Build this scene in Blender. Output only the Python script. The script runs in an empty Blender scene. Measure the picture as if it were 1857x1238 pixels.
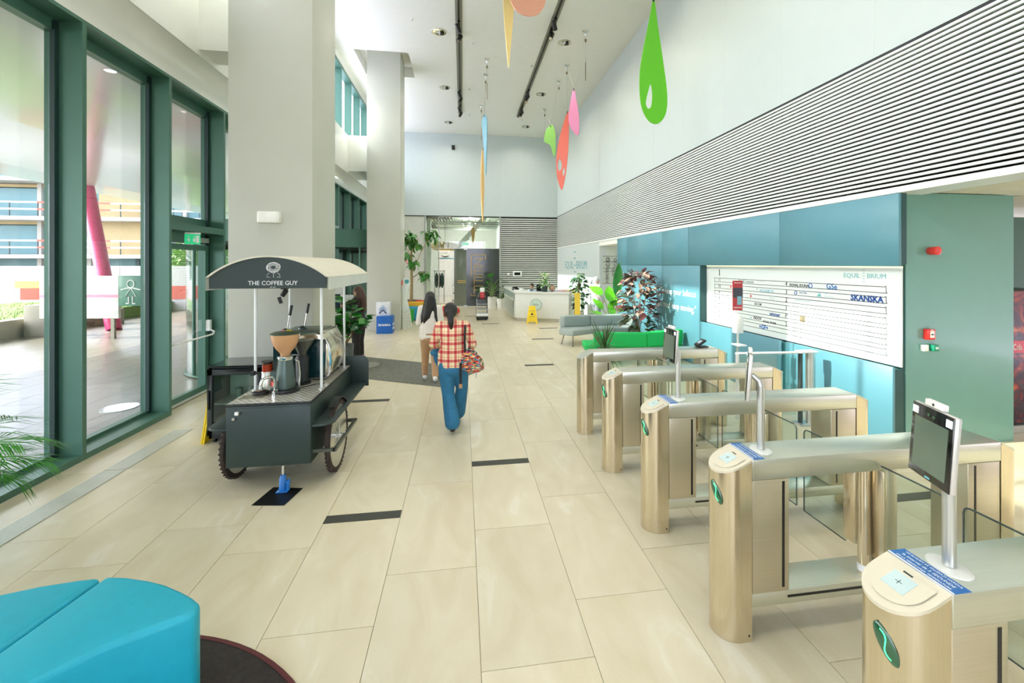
import bpy, bmesh, math, random
from math import sin, cos, pi, radians, sqrt, atan2, tan
from mathutils import Vector, Matrix, Euler
random.seed(7)
S = bpy.context.scene
COL = S.collection

# ------------------------------------------------------------------ camera, light, exposure
cam_d = bpy.data.cameras.new('camera'); cam = bpy.data.objects.new('camera', cam_d); COL.objects.link(cam)
cam_d.sensor_width = 36.0; cam_d.lens = 800.0 / 1857.0 * 36.0
cam_d.shift_x = -30.5 / 1857.0; cam_d.shift_y = -140.0 / 1857.0
cam_d.clip_start = 0.05; cam_d.clip_end = 400
cam.location = (0, 0, 2.074); cam.rotation_euler = (pi / 2, 0, -math.atan(0.15))
S.camera = cam
S.view_settings.view_transform = 'Standard'; S.view_settings.look = 'None'
S.view_settings.gamma = 1.0; S.view_settings.use_curve_mapping = False
S.view_settings.exposure = 1.6
S.cycles.use_denoising = True
S.cycles.max_bounces = 10; S.cycles.diffuse_bounces = 6; S.cycles.glossy_bounces = 4
S.cycles.transparent_max_bounces = 24; S.cycles.transmission_bounces = 6
S.cycles.sample_clamp_indirect = 8.0; S.cycles.caustics_reflective = False; S.cycles.caustics_refractive = False
W = bpy.data.worlds.new('sky'); S.world = W; W.use_nodes = True
wn = W.node_tree; wn.nodes.clear()
wo = wn.nodes.new('ShaderNodeOutputWorld'); wb = wn.nodes.new('ShaderNodeBackground'); ws = wn.nodes.new('ShaderNodeTexSky')
ws.sky_type = 'NISHITA'; ws.sun_disc = False; ws.sun_elevation = radians(38); ws.sun_rotation = radians(-90)
ws.air_density = 1.0; ws.dust_density = 3.0; ws.ozone_density = 1.0
wm = wn.nodes.new('ShaderNodeMixRGB'); wm.inputs[0].default_value = 0.72; wm.inputs[2].default_value = (3.4, 3.08, 4.0, 1)
wn.links.new(ws.outputs[0], wm.inputs[1]); wn.links.new(wm.outputs[0], wb.inputs[0]); wb.inputs[1].default_value = 0.75
wn.links.new(wb.outputs[0], wo.inputs[0])
sd = bpy.data.lights.new('sun', 'SUN'); sd.energy = 3.0; sd.angle = radians(0.6); sd.color = (1.0, 0.95, 0.91)
so = bpy.data.objects.new('sun', sd); COL.objects.link(so)
_sd = Vector((cos(radians(36.6)), -0.01, -sin(radians(36.6)))); so.rotation_euler = _sd.to_track_quat('-Z', 'Y').to_euler(); so.location = (-20, 8, 20)

# ------------------------------------------------------------------ helpers
def rgb(h):
    h = h.lstrip('#'); out = []
    for i in (0, 2, 4):
        v = int(h[i:i + 2], 16) / 255.0
        out.append(v / 12.92 if v <= 0.04045 else ((v + 0.055) / 1.055) ** 2.4)
    return (*out, 1.0)

MATS = {}
def mat(name, col, rough=0.6, metal=0.0, spec=0.5, noise=0.06, scale=6.0, bump=0.0, bscale=60.0, stretch=None, emit=None, estr=0.0, coat=0.0, alpha=1.0, aniso=0.0, randv=0.0):
    if name in MATS: return MATS[name]
    m = bpy.data.materials.new(name); m.use_nodes = True
    nt = m.node_tree; b = nt.nodes['Principled BSDF']; c = rgb(col) if isinstance(col, str) else col
    tc = nt.nodes.new('ShaderNodeTexCoord'); mp = nt.nodes.new('ShaderNodeMapping'); nt.links.new(tc.outputs['Object'], mp.inputs[0])
    if stretch: mp.inputs['Scale'].default_value = stretch
    n = nt.nodes.new('ShaderNodeTexNoise'); n.inputs['Scale'].default_value = scale; n.inputs['Detail'].default_value = 4
    nt.links.new(mp.outputs[0], n.inputs['Vector'])
    mr = nt.nodes.new('ShaderNodeMapRange'); mr.inputs[1].default_value = 0.25; mr.inputs[2].default_value = 0.75
    mr.inputs[3].default_value = 1 - noise; mr.inputs[4].default_value = 1 + noise
    nt.links.new(n.outputs[0], mr.inputs[0])
    val = mr.outputs[0]
    if randv:
        oi = nt.nodes.new('ShaderNodeObjectInfo'); r2 = nt.nodes.new('ShaderNodeMapRange')
        r2.inputs[3].default_value = 1 - randv; r2.inputs[4].default_value = 1 + randv
        nt.links.new(oi.outputs['Random'], r2.inputs[0])
        mm = nt.nodes.new('ShaderNodeMath'); mm.operation = 'MULTIPLY'; nt.links.new(val, mm.inputs[0]); nt.links.new(r2.outputs[0], mm.inputs[1]); val = mm.outputs[0]
    hs = nt.nodes.new('ShaderNodeHueSaturation'); hs.inputs['Color'].default_value = c; nt.links.new(val, hs.inputs['Value'])
    nt.links.new(hs.outputs[0], b.inputs['Base Color'])
    b.inputs['Roughness'].default_value = rough; b.inputs['Metallic'].default_value = metal
    b.inputs['Specular IOR Level'].default_value = spec; b.inputs['Coat Weight'].default_value = coat; b.inputs['Coat Roughness'].default_value = 0.08
    b.inputs['Alpha'].default_value = alpha; b.inputs['Anisotropic'].default_value = aniso
    if bump:
        n2 = nt.nodes.new('ShaderNodeTexNoise'); n2.inputs['Scale'].default_value = bscale; n2.inputs['Detail'].default_value = 3
        nt.links.new(mp.outputs[0], n2.inputs['Vector'])
        bp = nt.nodes.new('ShaderNodeBump'); bp.inputs['Strength'].default_value = bump; bp.inputs['Distance'].default_value = 0.01
        nt.links.new(n2.outputs[0], bp.inputs['Height']); nt.links.new(bp.outputs[0], b.inputs['Normal'])
    if emit:
        b.inputs['Emission Color'].default_value = rgb(emit); b.inputs['Emission Strength'].default_value = estr
    MATS[name] = m; return m

def glass(name, tint='#f4fbf8', refl=1.0, rough=0.0):
    if name in MATS: return MATS[name]
    m = bpy.data.materials.new(name); m.use_nodes = True; nt = m.node_tree; nt.nodes.clear()
    o = nt.nodes.new('ShaderNodeOutputMaterial'); mx = nt.nodes.new('ShaderNodeMixShader')
    t = nt.nodes.new('ShaderNodeBsdfTransparent'); g = nt.nodes.new('ShaderNodeBsdfGlossy'); f = nt.nodes.new('ShaderNodeLayerWeight'); pw_ = nt.nodes.new('ShaderNodeMath'); pw_.operation = 'POWER'; pw_.inputs[1].default_value = 4.0; ad_ = nt.nodes.new('ShaderNodeMath'); ad_.operation = 'MULTIPLY_ADD'; ad_.inputs[1].default_value = 0.75; ad_.inputs[2].default_value = 0.045
    t.inputs[0].default_value = rgb(tint); g.inputs['Roughness'].default_value = rough; f.inputs[0].default_value = 0.5
    g.inputs[0].default_value = (1, 1, 1, 1)
    ml = nt.nodes.new('ShaderNodeMath'); ml.operation = 'MULTIPLY'; ml.inputs[1].default_value = refl
    nt.links.new(f.outputs['Facing'], pw_.inputs[0]); nt.links.new(pw_.outputs[0], ad_.inputs[0]); nt.links.new(ad_.outputs[0], ml.inputs[0]); nt.links.new(ml.outputs[0], mx.inputs[0])
    nt.links.new(t.outputs[0], mx.inputs[1]); nt.links.new(g.outputs[0], mx.inputs[2]); nt.links.new(mx.outputs[0], o.inputs[0])
    MATS[name] = m; return m

class MB:
    """collects shapes and links them as one mesh object"""
    def __init__(s): s.v = []; s.f = []; s.m = []; s.mi = 0; s.sm = []; s.smooth = False
    def add(s, vs, fs, M=None):
        o = len(s.v)
        for p in vs:
            p = Vector(p)
            if M is not None: p = M @ p
            s.v.append(p[:])
        for f in fs: s.f.append([i + o for i in f]); s.m.append(s.mi); s.sm.append(s.smooth)
        return s
    def box(s, x0, x1, y0, y1, z0, z1, M=None):
        vs = [(x, y, z) for z in (z0, z1) for y in (y0, y1) for x in (x0, x1)]
        return s.add(vs, [(0, 2, 3, 1), (4, 5, 7, 6), (0, 1, 5, 4), (2, 6, 7, 3), (0, 4, 6, 2), (1, 3, 7, 5)], M)
    def prism(s, pts, h0, h1, axis='z', M=None, cap=True):
        n = len(pts)
        def P(a, b, h): return {'z': (a, b, h), 'y': (a, h, b), 'x': (h, a, b)}[axis]
        vs = [P(a, b, h0) for a, b in pts] + [P(a, b, h1) for a, b in pts]
        fs = [(i, (i + 1) % n, n + (i + 1) % n, n + i) for i in range(n)]
        sm = s.smooth
        s.add(vs, fs, M)
        if cap:
            o = len(s.v) - 2 * n; s.smooth = False
            s.add([], []); s.f.append([o + i for i in reversed(range(n))]); s.m.append(s.mi); s.sm.append(False)
            s.f.append([o + n + i for i in range(n)]); s.m.append(s.mi); s.sm.append(False)
        s.smooth = sm
        return s
    def lathe(s, prof, c=(0, 0, 0), n=24, M=None, cap=True, sx=1.0, sy=1.0):
        old = s.smooth; s.smooth = True
        vs = []
        for r, z in prof:
            for i in range(n):
                a = 2 * pi * i / n; vs.append((c[0] + r * cos(a) * sx, c[1] + r * sin(a) * sy, c[2] + z))
        fs = []
        for k in range(len(prof) - 1):
            for i in range(n):
                j = (i + 1) % n; fs.append((k * n + i, k * n + j, (k + 1) * n + j, (k + 1) * n + i))
        o = len(s.v); s.add(vs, fs, M); s.smooth = False
        if cap:
            if prof[0][0] > 1e-5: s.f.append([o + i for i in reversed(range(n))]); s.m.append(s.mi); s.sm.append(False)
            if prof[-1][0] > 1e-5: s.f.append([o + (len(prof) - 1) * n + i for i in range(n)]); s.m.append(s.mi); s.sm.append(False)
        s.smooth = old; return s
    def cyl(s, x, y, z0, z1, r, n=20, M=None, r2=None):
        return s.lathe([(r, z0), (r if r2 is None else r2, z1)], (x, y, 0), n, M)
    def tube(s, pts, r, n=8, closed=False, M=None, flat=1.0):
        pts = [Vector(p) for p in pts]; k = len(pts); R = r if isinstance(r, (list, tuple)) else [r] * k
        rings = []; up = None
        for i, p in enumerate(pts):
            if closed: t = pts[(i + 1) % k] - pts[i - 1]
            elif i == 0: t = pts[1] - p
            elif i == k - 1: t = p - pts[-2]
            else: t = (pts[i + 1] - p).normalized() + (p - pts[i - 1]).normalized()
            if t.length < 1e-9: t = Vector((0, 0, 1))
            t.normalize()
            if up is None:
                up = Vector((0, 0, 1)) if abs(t.z) < 0.9 else Vector((1, 0, 0))
            a = (up - t * up.dot(t))
            if a.length < 1e-6: a = t.orthogonal()
            a.normalize(); up = a; b = t.cross(a)
            rings.append([p + (a * cos(2 * pi * q / n) + b * sin(2 * pi * q / n) * flat) * R[i] for q in range(n)])
        old = s.smooth; s.smooth = True
        vs = [v for rg in rings for v in rg]; fs = []
        for i in range(k if closed else k - 1):
            j = (i + 1) % k
            for q in range(n):
                w = (q + 1) % n; fs.append((i * n + q, i * n + w, j * n + w, j * n + q))
        o = len(s.v); s.add(vs, fs, M); s.smooth = False
        if not closed:
            s.f.append([o + q for q in reversed(range(n))]); s.m.append(s.mi); s.sm.append(False)
            s.f.append([o + (k - 1) * n + q for q in range(n)]); s.m.append(s.mi); s.sm.append(False)
        s.smooth = old; return s
    def ball(s, c, r, n=16, k=10, M=None):
        rx, ry, rz = r if isinstance(r, (tuple, list)) else (r, r, r)
        prof = [(max(1e-6, sin(pi * i / k)), -cos(pi * i / k)) for i in range(k + 1)]
        T = Matrix.Translation(c) @ Matrix.Diagonal((rx, ry, rz, 1))
        if M is not None: T = M @ T
        return s.lathe(prof, (0, 0, 0), n, T, cap=False)
    def build(s, name, m, parent=None, bevel=0.0, seg=2, loc=None, soft=False):
        me = bpy.data.meshes.new(name); me.from_pydata(s.v, [], s.f)
        for mm in (m if isinstance(m, (list, tuple)) else [m]): me.materials.append(mm)
        me.polygons.foreach_set('material_index', s.m); me.polygons.foreach_set('use_smooth', s.sm)
        me.update()
        bm = bmesh.new(); bm.from_mesh(me); bmesh.ops.recalc_face_normals(bm, faces=bm.faces)
        if bevel > 0:
            bmesh.ops.remove_doubles(bm, verts=bm.verts, dist=1e-5)
            es = [e for e in bm.edges if len(e.link_faces) == 2 and e.calc_face_angle(0) > 0.6]
            flat_n = [f.normal.copy() for f in bm.faces if not f.smooth]
            bmesh.ops.bevel(bm, geom=es, offset=bevel, segments=seg, profile=0.5, affect='EDGES', clamp_overlap=True)
            bm.normal_update()
            for f in bm.faces: f.smooth = soft or not any(f.normal.dot(q_) > .9995 for q_ in flat_n)
        bm.to_mesh(me); bm.free()
        if bevel > 0 or any(s.sm):
            try: me.set_sharp_from_angle(angle=radians(50))
            except Exception: pass
        o = bpy.data.objects.new(name, me); COL.objects.link(o)
        if loc: o.location = loc
        if parent is not None: o.parent = parent
        return o

def tag(o, label=None, cat=None, group=None, kind=None):
    if label: o['label'] = label
    if cat: o['category'] = cat
    if group: o['group'] = group
    if kind: o['kind'] = kind
    return o
def thing(name, label, cat, loc=(0, 0, 0), rz=0.0, group=None):
    o = bpy.data.objects.new(name, None); o.empty_display_size = 0.1; COL.objects.link(o)
    o.location = loc; o.rotation_euler = (0, 0, rz); return tag(o, label, cat, group)
def struct(o): o['kind'] = 'structure'; return o
def snode(name):
    o = bpy.data.objects.new(name, None); COL.objects.link(o); o['kind'] = 'structure'; return o
KIDS = {}
def copy_tree(o, parent=None):
    c = o.copy(); COL.objects.link(c)
    if parent is not None: c.parent = parent
    for ch in [x for x in list(COL.objects) if x.parent == o]: copy_tree(ch, c)
    return c
def dup(o, parent=None, M=None):
    c = o.copy(); COL.objects.link(c)
    if parent is not None: c.parent = parent
    if M is not None: c.matrix_basis = M
    return c
def text(body, size, m, parent, M, ex=0.0008, align='CENTER', name='lettering', sx=1.0, bold=0.0):
    cu = bpy.data.curves.new('t', 'FONT'); cu.body = body; cu.size = size; cu.extrude = ex; cu.align_x = align; cu.align_y = 'CENTER'
    cu.resolution_u = 2; cu.offset = bold
    t = bpy.data.objects.new('t', cu); COL.objects.link(t)
    bpy.context.view_layer.update()
    me = bpy.data.meshes.new_from_object(t.evaluated_get(bpy.context.evaluated_depsgraph_get()))
    bpy.data.objects.remove(t); bpy.data.curves.remove(cu)
    me.transform(Matrix.Diagonal((sx, 1, 1, 1))); me.transform(M)
    me.materials.clear(); me.materials.append(m)
    o = bpy.data.objects.new(name, me); COL.objects.link(o)
    if parent is not None: o.parent = parent
    return o
def wallM(p, right, up=(0, 0, 1)):
    """matrix placing text lying in a plane: local x = right, y = up"""
    r = Vector(right).normalized(); u = Vector(up).normalized(); n = r.cross(u)
    return Matrix.Translation(p) @ Matrix(((r.x, u.x, n.x, 0), (r.y, u.y, n.y, 0), (r.z, u.z, n.z, 0), (0, 0, 0, 1)))
def R(a): return radians(a)
# ------------------------------------------------------------------ materials
frame_m = mat('green_grey_frame', '#4b7465', 0.38, 0.2, noise=0.03)
frame_dark = mat('dark_gasket', '#1c3836', 0.5, 0.1)
white_gloss = mat('gloss_white_panel', '#ebebe6', 0.14, 0, noise=0.015, coat=0.3)
plaster = mat('ceiling_plaster', '#e6e6dd', 0.9, noise=0.015)
wall_white = mat('white_wall', '#e3e9e3', 0.75, noise=0.012)
milk_glass = mat('milk_glass_wall', '#c8d2d0', 0.42, 0, noise=0.012, coat=0.0)
col_m = mat('column_paint', '#c6c7ba', 0.5, 0.0, noise=0.03, scale=1.5, bump=0.02, bscale=3)
slat_m = mat('white_slat', '#e6ece8', 0.3, 0.0, noise=0.02)
slat_back = mat('slat_cavity', '#0c1512', 0.8)
blue_m = mat('blue_glass_panel', '#5a909e', 0.4, 0.0, noise=0.02, coat=0.0)
dark_teal = mat('dark_teal', '#1d4d4e', 0.35)
sage_m = mat('sage_glass_panel', '#6d9f96', 0.25, 0.0, noise=0.02, coat=0.15)
black_m = mat('black', '#101211', 0.45, noise=0.02)
clear = glass('clear_glass', '#f2f8f5', 0.9)

def stone(name, base, vein, pale):
    m = bpy.data.materials.new(name); m.use_nodes = True; nt = m.node_tree; b = nt.nodes['Principled BSDF']; L = nt.links.new
    tc = nt.nodes.new('ShaderNodeTexCoord'); oi = nt.nodes.new('ShaderNodeObjectInfo')
    cb = nt.nodes.new('ShaderNodeVectorMath'); cb.operation = 'ADD'; sc = nt.nodes.new('ShaderNodeVectorMath'); sc.operation = 'SCALE'; sc.inputs['Scale'].default_value = 37.0
    cx = nt.nodes.new('ShaderNodeCombineXYZ'); L(oi.outputs['Random'], cx.inputs[0]); L(oi.outputs['Random'], cx.inputs[1]); L(cx.outputs[0], sc.inputs[0])
    L(tc.outputs['Object'], cb.inputs[0]); L(sc.outputs[0], cb.inputs[1])
    mp = nt.nodes.new('ShaderNodeMapping'); mp.inputs['Scale'].default_value = (2.2, 0.9, 1); mp.inputs['Rotation'].default_value = (0, 0, 0.55); L(cb.outputs[0], mp.inputs[0])
    n1 = nt.nodes.new('ShaderNodeTexNoise'); n1.inputs['Scale'].default_value = 1.6; n1.inputs['Detail'].default_value = 7; n1.inputs['Distortion'].default_value = 1.2; L(mp.outputs[0], n1.inputs['Vector'])
    r1 = nt.nodes.new('ShaderNodeValToRGB'); e = r1.color_ramp.elements
    e[0].position = 0.3; e[0].color = rgb(vein); e[1].position = 0.62; e[1].color = rgb(base)
    x = r1.color_ramp.elements.new(0.70); x.color = rgb(pale); x = r1.color_ramp.elements.new(0.78); x.color = rgb(base)
    L(n1.outputs[0], r1.inputs[0])
    n2 = nt.nodes.new('ShaderNodeTexNoise'); n2.inputs['Scale'].default_value = 90; n2.inputs['Detail'].default_value = 3; L(tc.outputs['Object'], n2.inputs['Vector'])
    hs = nt.nodes.new('ShaderNodeHueSaturation'); L(r1.outputs[0], hs.inputs['Color'])
    mr = nt.nodes.new('ShaderNodeMapRange'); mr.inputs[3].default_value = 0.95; mr.inputs[4].default_value = 1.03; L(oi.outputs['Random'], mr.inputs[0])
    mr2 = nt.nodes.new('ShaderNodeMapRange'); mr2.inputs[3].default_value = 0.96; mr2.inputs[4].default_value = 1.04; L(n2.outputs[0], mr2.inputs[0])
    mu = nt.nodes.new('ShaderNodeMath'); mu.operation = 'MULTIPLY'; L(mr.outputs[0], mu.inputs[0]); L(mr2.outputs[0], mu.inputs[1]); L(mu.outputs[0], hs.inputs['Value'])
    L(hs.outputs[0], b.inputs['Base Color']); b.inputs['Roughness'].default_value = 0.3; b.inputs['Specular IOR Level'].default_value = 0.45
    bp = nt.nodes.new('ShaderNodeBump'); bp.inputs['Strength'].default_value = 0.04; L(n2.outputs[0], bp.inputs['Height']); L(bp.outputs[0], b.inputs['Normal'])
    return m
stone_m = stone('floor_limestone', '#ddd3b7', '#d4c8a8', '#e4ddc8')
stone_out = stone('terrace_stone', '#827c70', '#787266', '#8f8a80')
grout_m = mat('grout', '#8f8668', 0.9)

XL, XG, XU, XR, YB, ZC = -3.96, -4.25, -3.68, 4.75, 21.9, 8.45
YF = -5.0
# ------------------------------------------------------------------ floor with tiles
floor = struct(MB().box(-4.3, 12, YF, 26, -0.3, -0.004).build('floor', grout_m))
TP, TL = 0.598, 1.21
tile_me = MB().box(-TP/2 + .0018, TP/2 - .0018, -TL/2 + .0018, TL/2 - .0018, -0.03, 0).build('tile', stone_m, floor)
offs = {-2: 3.42 + .4, -1: 2.634 + .8, 0: 2.634, 1: 3.05, 2: 2.255, 3: 2.657, 4: 3.055, -3: 3.44, -4: 3.82}
first = True; far_t = MB(); cnt = 0
for k in range(-7, 21):
    x = 0.0935 + TP * (k - 1) - TP / 2 + 0.0
    # strip k spans joints k-2 .. k-1 of the measured grid
    y0 = offs.get(k, 2.3 + (k * 0.43) % 1.2)
    y = y0 - 6 * TL + TL / 2
    while y < 24:
        y += TL
        if y < -2.5 or y > 23: continue
        if x < -4.0: pass
        xc = x
        if xc - TP / 2 < -4.25 or xc > 11.5: continue
        vis = y > 1.6 and (xc / max(y, .1)) < 1.35 and (xc < 4.9 or y < 4.6 or (13.1 < y < 15))
        if vis and y < 15.5 and cnt < 298:
            if first: tile_me.location = (xc, y, 0); first = False
            else:
                o = dup(tile_me, floor); o.location = (xc, y, 0)
            cnt += 1
        else:
            far_t.box(xc - TP/2 + .0018, xc + TP/2 - .0018, y - TL/2 + .0018, y + TL/2 - .0018, -0.03, 0)
tag(far_t.build('tiles', stone_m, floor), kind='stuff')
strip_m = mat('dark_floor_strip', '#3b3d34', 0.55)
for i, (x0, x1, ya, yb, w, lab) in enumerate([
    (-1.106, -0.508, 3.728, 3.838, 0, 'dark inlaid strip in the floor in front of the blue jack'),
    (0.095, 0.688, 4.56, 4.67, 0, 'dark inlaid strip in the floor ahead of the plaid shirt woman'),
    (1.26, 1.86, 8.9, 9.01, 0, 'dark inlaid strip in the floor left of the green sofa'),
    (-1.70, -1.108, 6.93, 7.04, 0, 'dark inlaid strip beside the coffee cart wheel by the grey mat'),
    (0.66, 1.26, 15.35, 15.46, 0, 'thin dark floor strip in front of the serving robot'),
    (0.1, 0.7, 17.7, 17.81, 0, 'thin dark floor strip left of the serving robot'),
    (1.9, 2.5, 12.0, 12.11, 0, 'thin dark floor strip left of the grey sofa'),
    (2.45, 3.05, 14.0, 14.11, 0, 'thin dark floor strip behind the grey sofa near the desk'),
    (3.66, 4.26, 3.33, 3.44, 0, 'dark floor strip seen through the nearest gate glass')]):
    tag(MB().box(x0, x1, ya, yb, 0.0, 0.003).build('floor_strip', strip_m), lab, 'floor strip')
# floor convector grilles beside the glazing
gr_m = mat('steel_grille', '#e2e3d8', 0.4, 0.2)
for (ya, yb, lab) in ((2.0, 5.0, 'long steel floor grille beside the near window'), (5.02, 6.12, 'short steel floor grille ending level with the fridge')):
    g = thing('floor_grille', lab, 'floor grille', (-3.465, ya, 0))
    m_ = MB().box(-.105, .105, 0, yb - ya, 0.0005, 0.002); m_.build('tray', mat('grille_tray', '#a9ab9d', 0.7), g)
    m_ = MB()
    for j in range(14):
        xx = -.1 + j * .0148; m_.box(xx, xx + .009, 0, yb - ya, 0.002, 0.005)
    tag(m_.build('slats', gr_m, g), kind='stuff')

# ------------------------------------------------------------------ left facade
wl = struct(MB().box(XU - 0.55, XU, YF, 24, 5.02, 6.26).box(XU - .55, XU, YF, 24, 8.23, 8.7).build('wall_left', white_gloss))
# sloping gloss soffit between the window heads and the wall above
sf = MB(); sf.smooth = True
prof = [(XL, 4.66), (XL + .03, 4.78), (XL + .09, 4.9), (XL + .17, 4.98), (XU, 5.03)]
sf.prism(prof + [(XU - .3, 5.1), (XL - .35, 5.1), (XL - .35, 4.66)], YF, 24, 'y')
sf.build('soffit', white_gloss, wl)
fins = [5.29 + 1.39 * k for k in range(-6, 12)]
def pane_obj(w, x, ya, yb, za, zb, name='pane', t=0.012, m=None):
    return MB().box(x - t / 2, x + t / 2, ya, yb, za, zb).build(name, m or clear, w)
def rails(w, x0, x1, ya, yb, za, zb, r, name='frame', m=None):
    b = MB(); b.box(x0, x1, ya, ya + r, za, zb).box(x0, x1, yb - r, yb, za, zb).box(x0, x1, ya + r, yb - r, za, za + r).box(x0, x1, ya + r, yb - r, zb - r, zb)
    return b.build(name, m or frame_m, w)
NWIN = 0
def window(parts):
    global NWIN
    NWIN += 1
    return snode('window_%d' % NWIN)
DOORBAY = {6.68: 0}
for i, y0 in enumerate(fins[:-1]):
    y1 = fins[i + 1]; w = window(None)
    ya, yb = y0 + .055, y1
    MB().box(XG - .06, XL, y0, y0 + .055, 0, 4.66).build('mullion', frame_m, w)
    MB().box(XG + .03, XG + .075, y0 - .05, y0, 0.07, 4.6).build('gasket', frame_dark, w)
    MB().box(XG - .06, XL, ya, yb, 4.62, 4.66).box(XG - .06, XG + .05, ya, yb, 4.5, 4.62).build('head_rail', frame_m, w)
    if i == 7:
        # door bay: transom, door leaf
        MB().box(XG - .06, XL, ya, yb, 2.56, 2.66).box(XG - .06, XG + .04, ya, yb, 2.66, 2.8).build('transom', frame_m, w)
        pane_obj(w, XG, ya, yb, 2.8, 4.5)
        MB().box(XG - .05, XG + .06, ya, ya + .07, 0, 2.56).box(XG - .05, XG + .06, yb - .1, yb, 0, 2.56).box(XG - .05, XG + .06, ya, yb, 2.4, 2.56).build('jamb', frame_m, w)
        continue
    if i >= 10 and i <= 12:
        MB().box(XG - .06, XL, ya, yb, 3.2, 3.3).build('transom', frame_m, w)
        pane_obj(w, XG, ya, yb, 3.3, 4.5); pane_obj(w, XG, ya, yb, .07, 3.2) if i == 12 else None
        continue
    MB().box(XG - .06, XL, ya, yb, 0, 0.065).build('sill', frame_m, w)
    MB().box(XG - .04, XG + .05, ya, ya + .04, .065, 4.5).box(XG - .04, XG + .05, ya + .04, yb - .05, .065, .1).build('frame', frame_m, w)
    pane_obj(w, XG, ya + .04, yb - .02, 0.09, 4.5)
# exit door leaf in the third visible bay
d1 = snode('door_1'); ya, yb = 6.83, 8.02
rails(d1, XG + .02, XG + .08, ya, yb, .02, 2.38, .085)
pane_obj(d1, XG + .05, ya + .08, yb - .08, .1, 2.3)
MB().box(XG + .03, XG + .12, ya, yb, 0.0, .02).build('threshold', gr_m, d1)
wh = mat('white_plastic', '#e9ebe6', 0.35, noise=0.02)
pb = MB(); pb.box(XG + .08, XG + .14, yb - .075, yb - .015, .98, 1.16); pb.tube([(XG + .13, yb - .05, 1.0), (XG + .2, yb - .06, .97), (XG + .21, yb - .12, .93), (XG + .2, ya + .1, .93), (XG + .1, ya + .04, .95)], .014, 8)
pb.build('push_bar', wh, d1)
MB().box(XG + .05, XG + .1, 7.5, 8.0, 2.42, 2.5).build('door_closer', mat('closer_grey', '#b9bfb8', .4, .3), d1)
# upper clerestory
ufins = [14.34 + 1.2 * k for k in range(-16, 8)]
for i, y0 in enumerate(ufins[:-1]):
    y1 = ufins[i + 1]; w = window(None)
    MB().box(XU - .24, XU - .02, y0, y0 + .055, 6.26, 8.23).build('mullion', frame_m, w)
    MB().box(XU - .24, XU - .02, y0 + .055, y1, 8.14, 8.23).build('head_rail', frame_m, w)
    MB().box(XU - .24, XU - .1, y0 + .055, y1, 6.26, 6.3).build('sill', white_gloss, w)
    pane_obj(w, XU - .2, y0 + .055, y1, 6.3, 8.14)
# ------------------------------------------------------------------ ceiling with a recess round the far column
cl = MB(); hx0, hx1, hy0, hy1 = -3.2, -1.62, 13.7, 15.5
cl.box(-4.3, hx0, YF, 24, ZC, ZC + .6).box(hx1, XR + .3, YF, 24, ZC, ZC + .6).box(hx0, hx1, YF, hy0, ZC, ZC + .6).box(hx0, hx1, hy1, 24, ZC, ZC + .6).box(hx0, hx1, hy0, hy1, ZC + .35, ZC + .6)
ceiling = struct(cl.build('ceiling', plaster))
# columns (square, painted)
for n, (ya, yb) in enumerate(((6.09, 7.12), (14.28, 15.28))):
    c = struct(MB().box(-2.94, -1.93, ya, yb, 0, ZC + (.35 if n else 0)).build('column', col_m, bevel=.008))
    MB().box(XU - .1, -2.94, ya + .75, yb + (.2 if n == 0 else 1.3), 5.1, 6.26 + (0 if n else 2.2)).build('beam', white_gloss, c)
# ------------------------------------------------------------------ right wall
wr = struct(MB().box(XR, XR + .3, YF, 24, 4.46, ZC + .3).build('wall_right', milk_glass))
MB().box(XR - .012, XR, YF, YB, 4.44, 4.475).build('shadow_trim', black_m, wr)
MB().box(XR + .03, XR + .3, YF, 24, 2.93, 4.46).build('cavity', slat_back, wr)
s0 = None
for i in range(30):
    z = 2.90 + i * .0522
    if s0 is None:
        s0 = MB().box(XR - .012, XR + .022, YF, YB, 0, .028).build('slat', slat_m, wr); s0.location = (0, 0, z)
    else: dup(s0, wr).location = (0, 0, z)
MB().box(XR - .02, XR + .4, YF, 24, 2.86, 2.90).build('edge_trim', slat_m, wr)
jm = mat('panel_joint', '#cfdcd6', 0.5)
jj = MB()
for y in [1.5 + 1.5 * k for k in range(14)]: jj.box(XR - .002, XR + .001, y, y + .004, 4.5, ZC)
jj.box(XR - .002, XR + .001, YF, YB, 6.6, 6.604)
tag(jj.build('joints', jm, wr), kind='stuff')
# white EQUILIBRIUM wall
we = struct(MB().box(XR, XR + .25, 14.96, 24, 0, 2.86).build('wall_logo', milk_glass))
# corridor behind the opening
MB().box(XR + .25, 9, 14.96, 15.1, 0, 2.86).build('wall_panel', mat('pale_green_wall', '#cfd8cc', 0.4, coat=.2), we)
wc = struct(MB().box(9, 9.1, 13.1, 15, 0, 2.86).build('wall_corridor', wall_white))
struct(MB().box(XR, 9, 13.1, 14.96, 2.72, 2.86).build('ceiling_corridor', plaster))
# blue panelled wall : each glass panel a piece
wb_ = struct(MB().box(XR + .02, XR + .1, 8.28, 13.1, 0, 2.86).box(XR + .02, XR + .1, 4.2, 8.28, 2.07, 2.86).box(XR + .02, XR + .1, 4.26, 8.28, 0, .90).box(XR + .13, XR + .17, 4.29, 8.3, 0, 2.1).build('wall_blue', dark_teal))
def bpanel(ya, yb, za, zb): return MB().box(XR - .02, XR + .015, ya + .004, yb - .004, za + .004, zb - .004).build('panel', blue_m, wb_, bevel=.002, seg=1)
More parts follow.
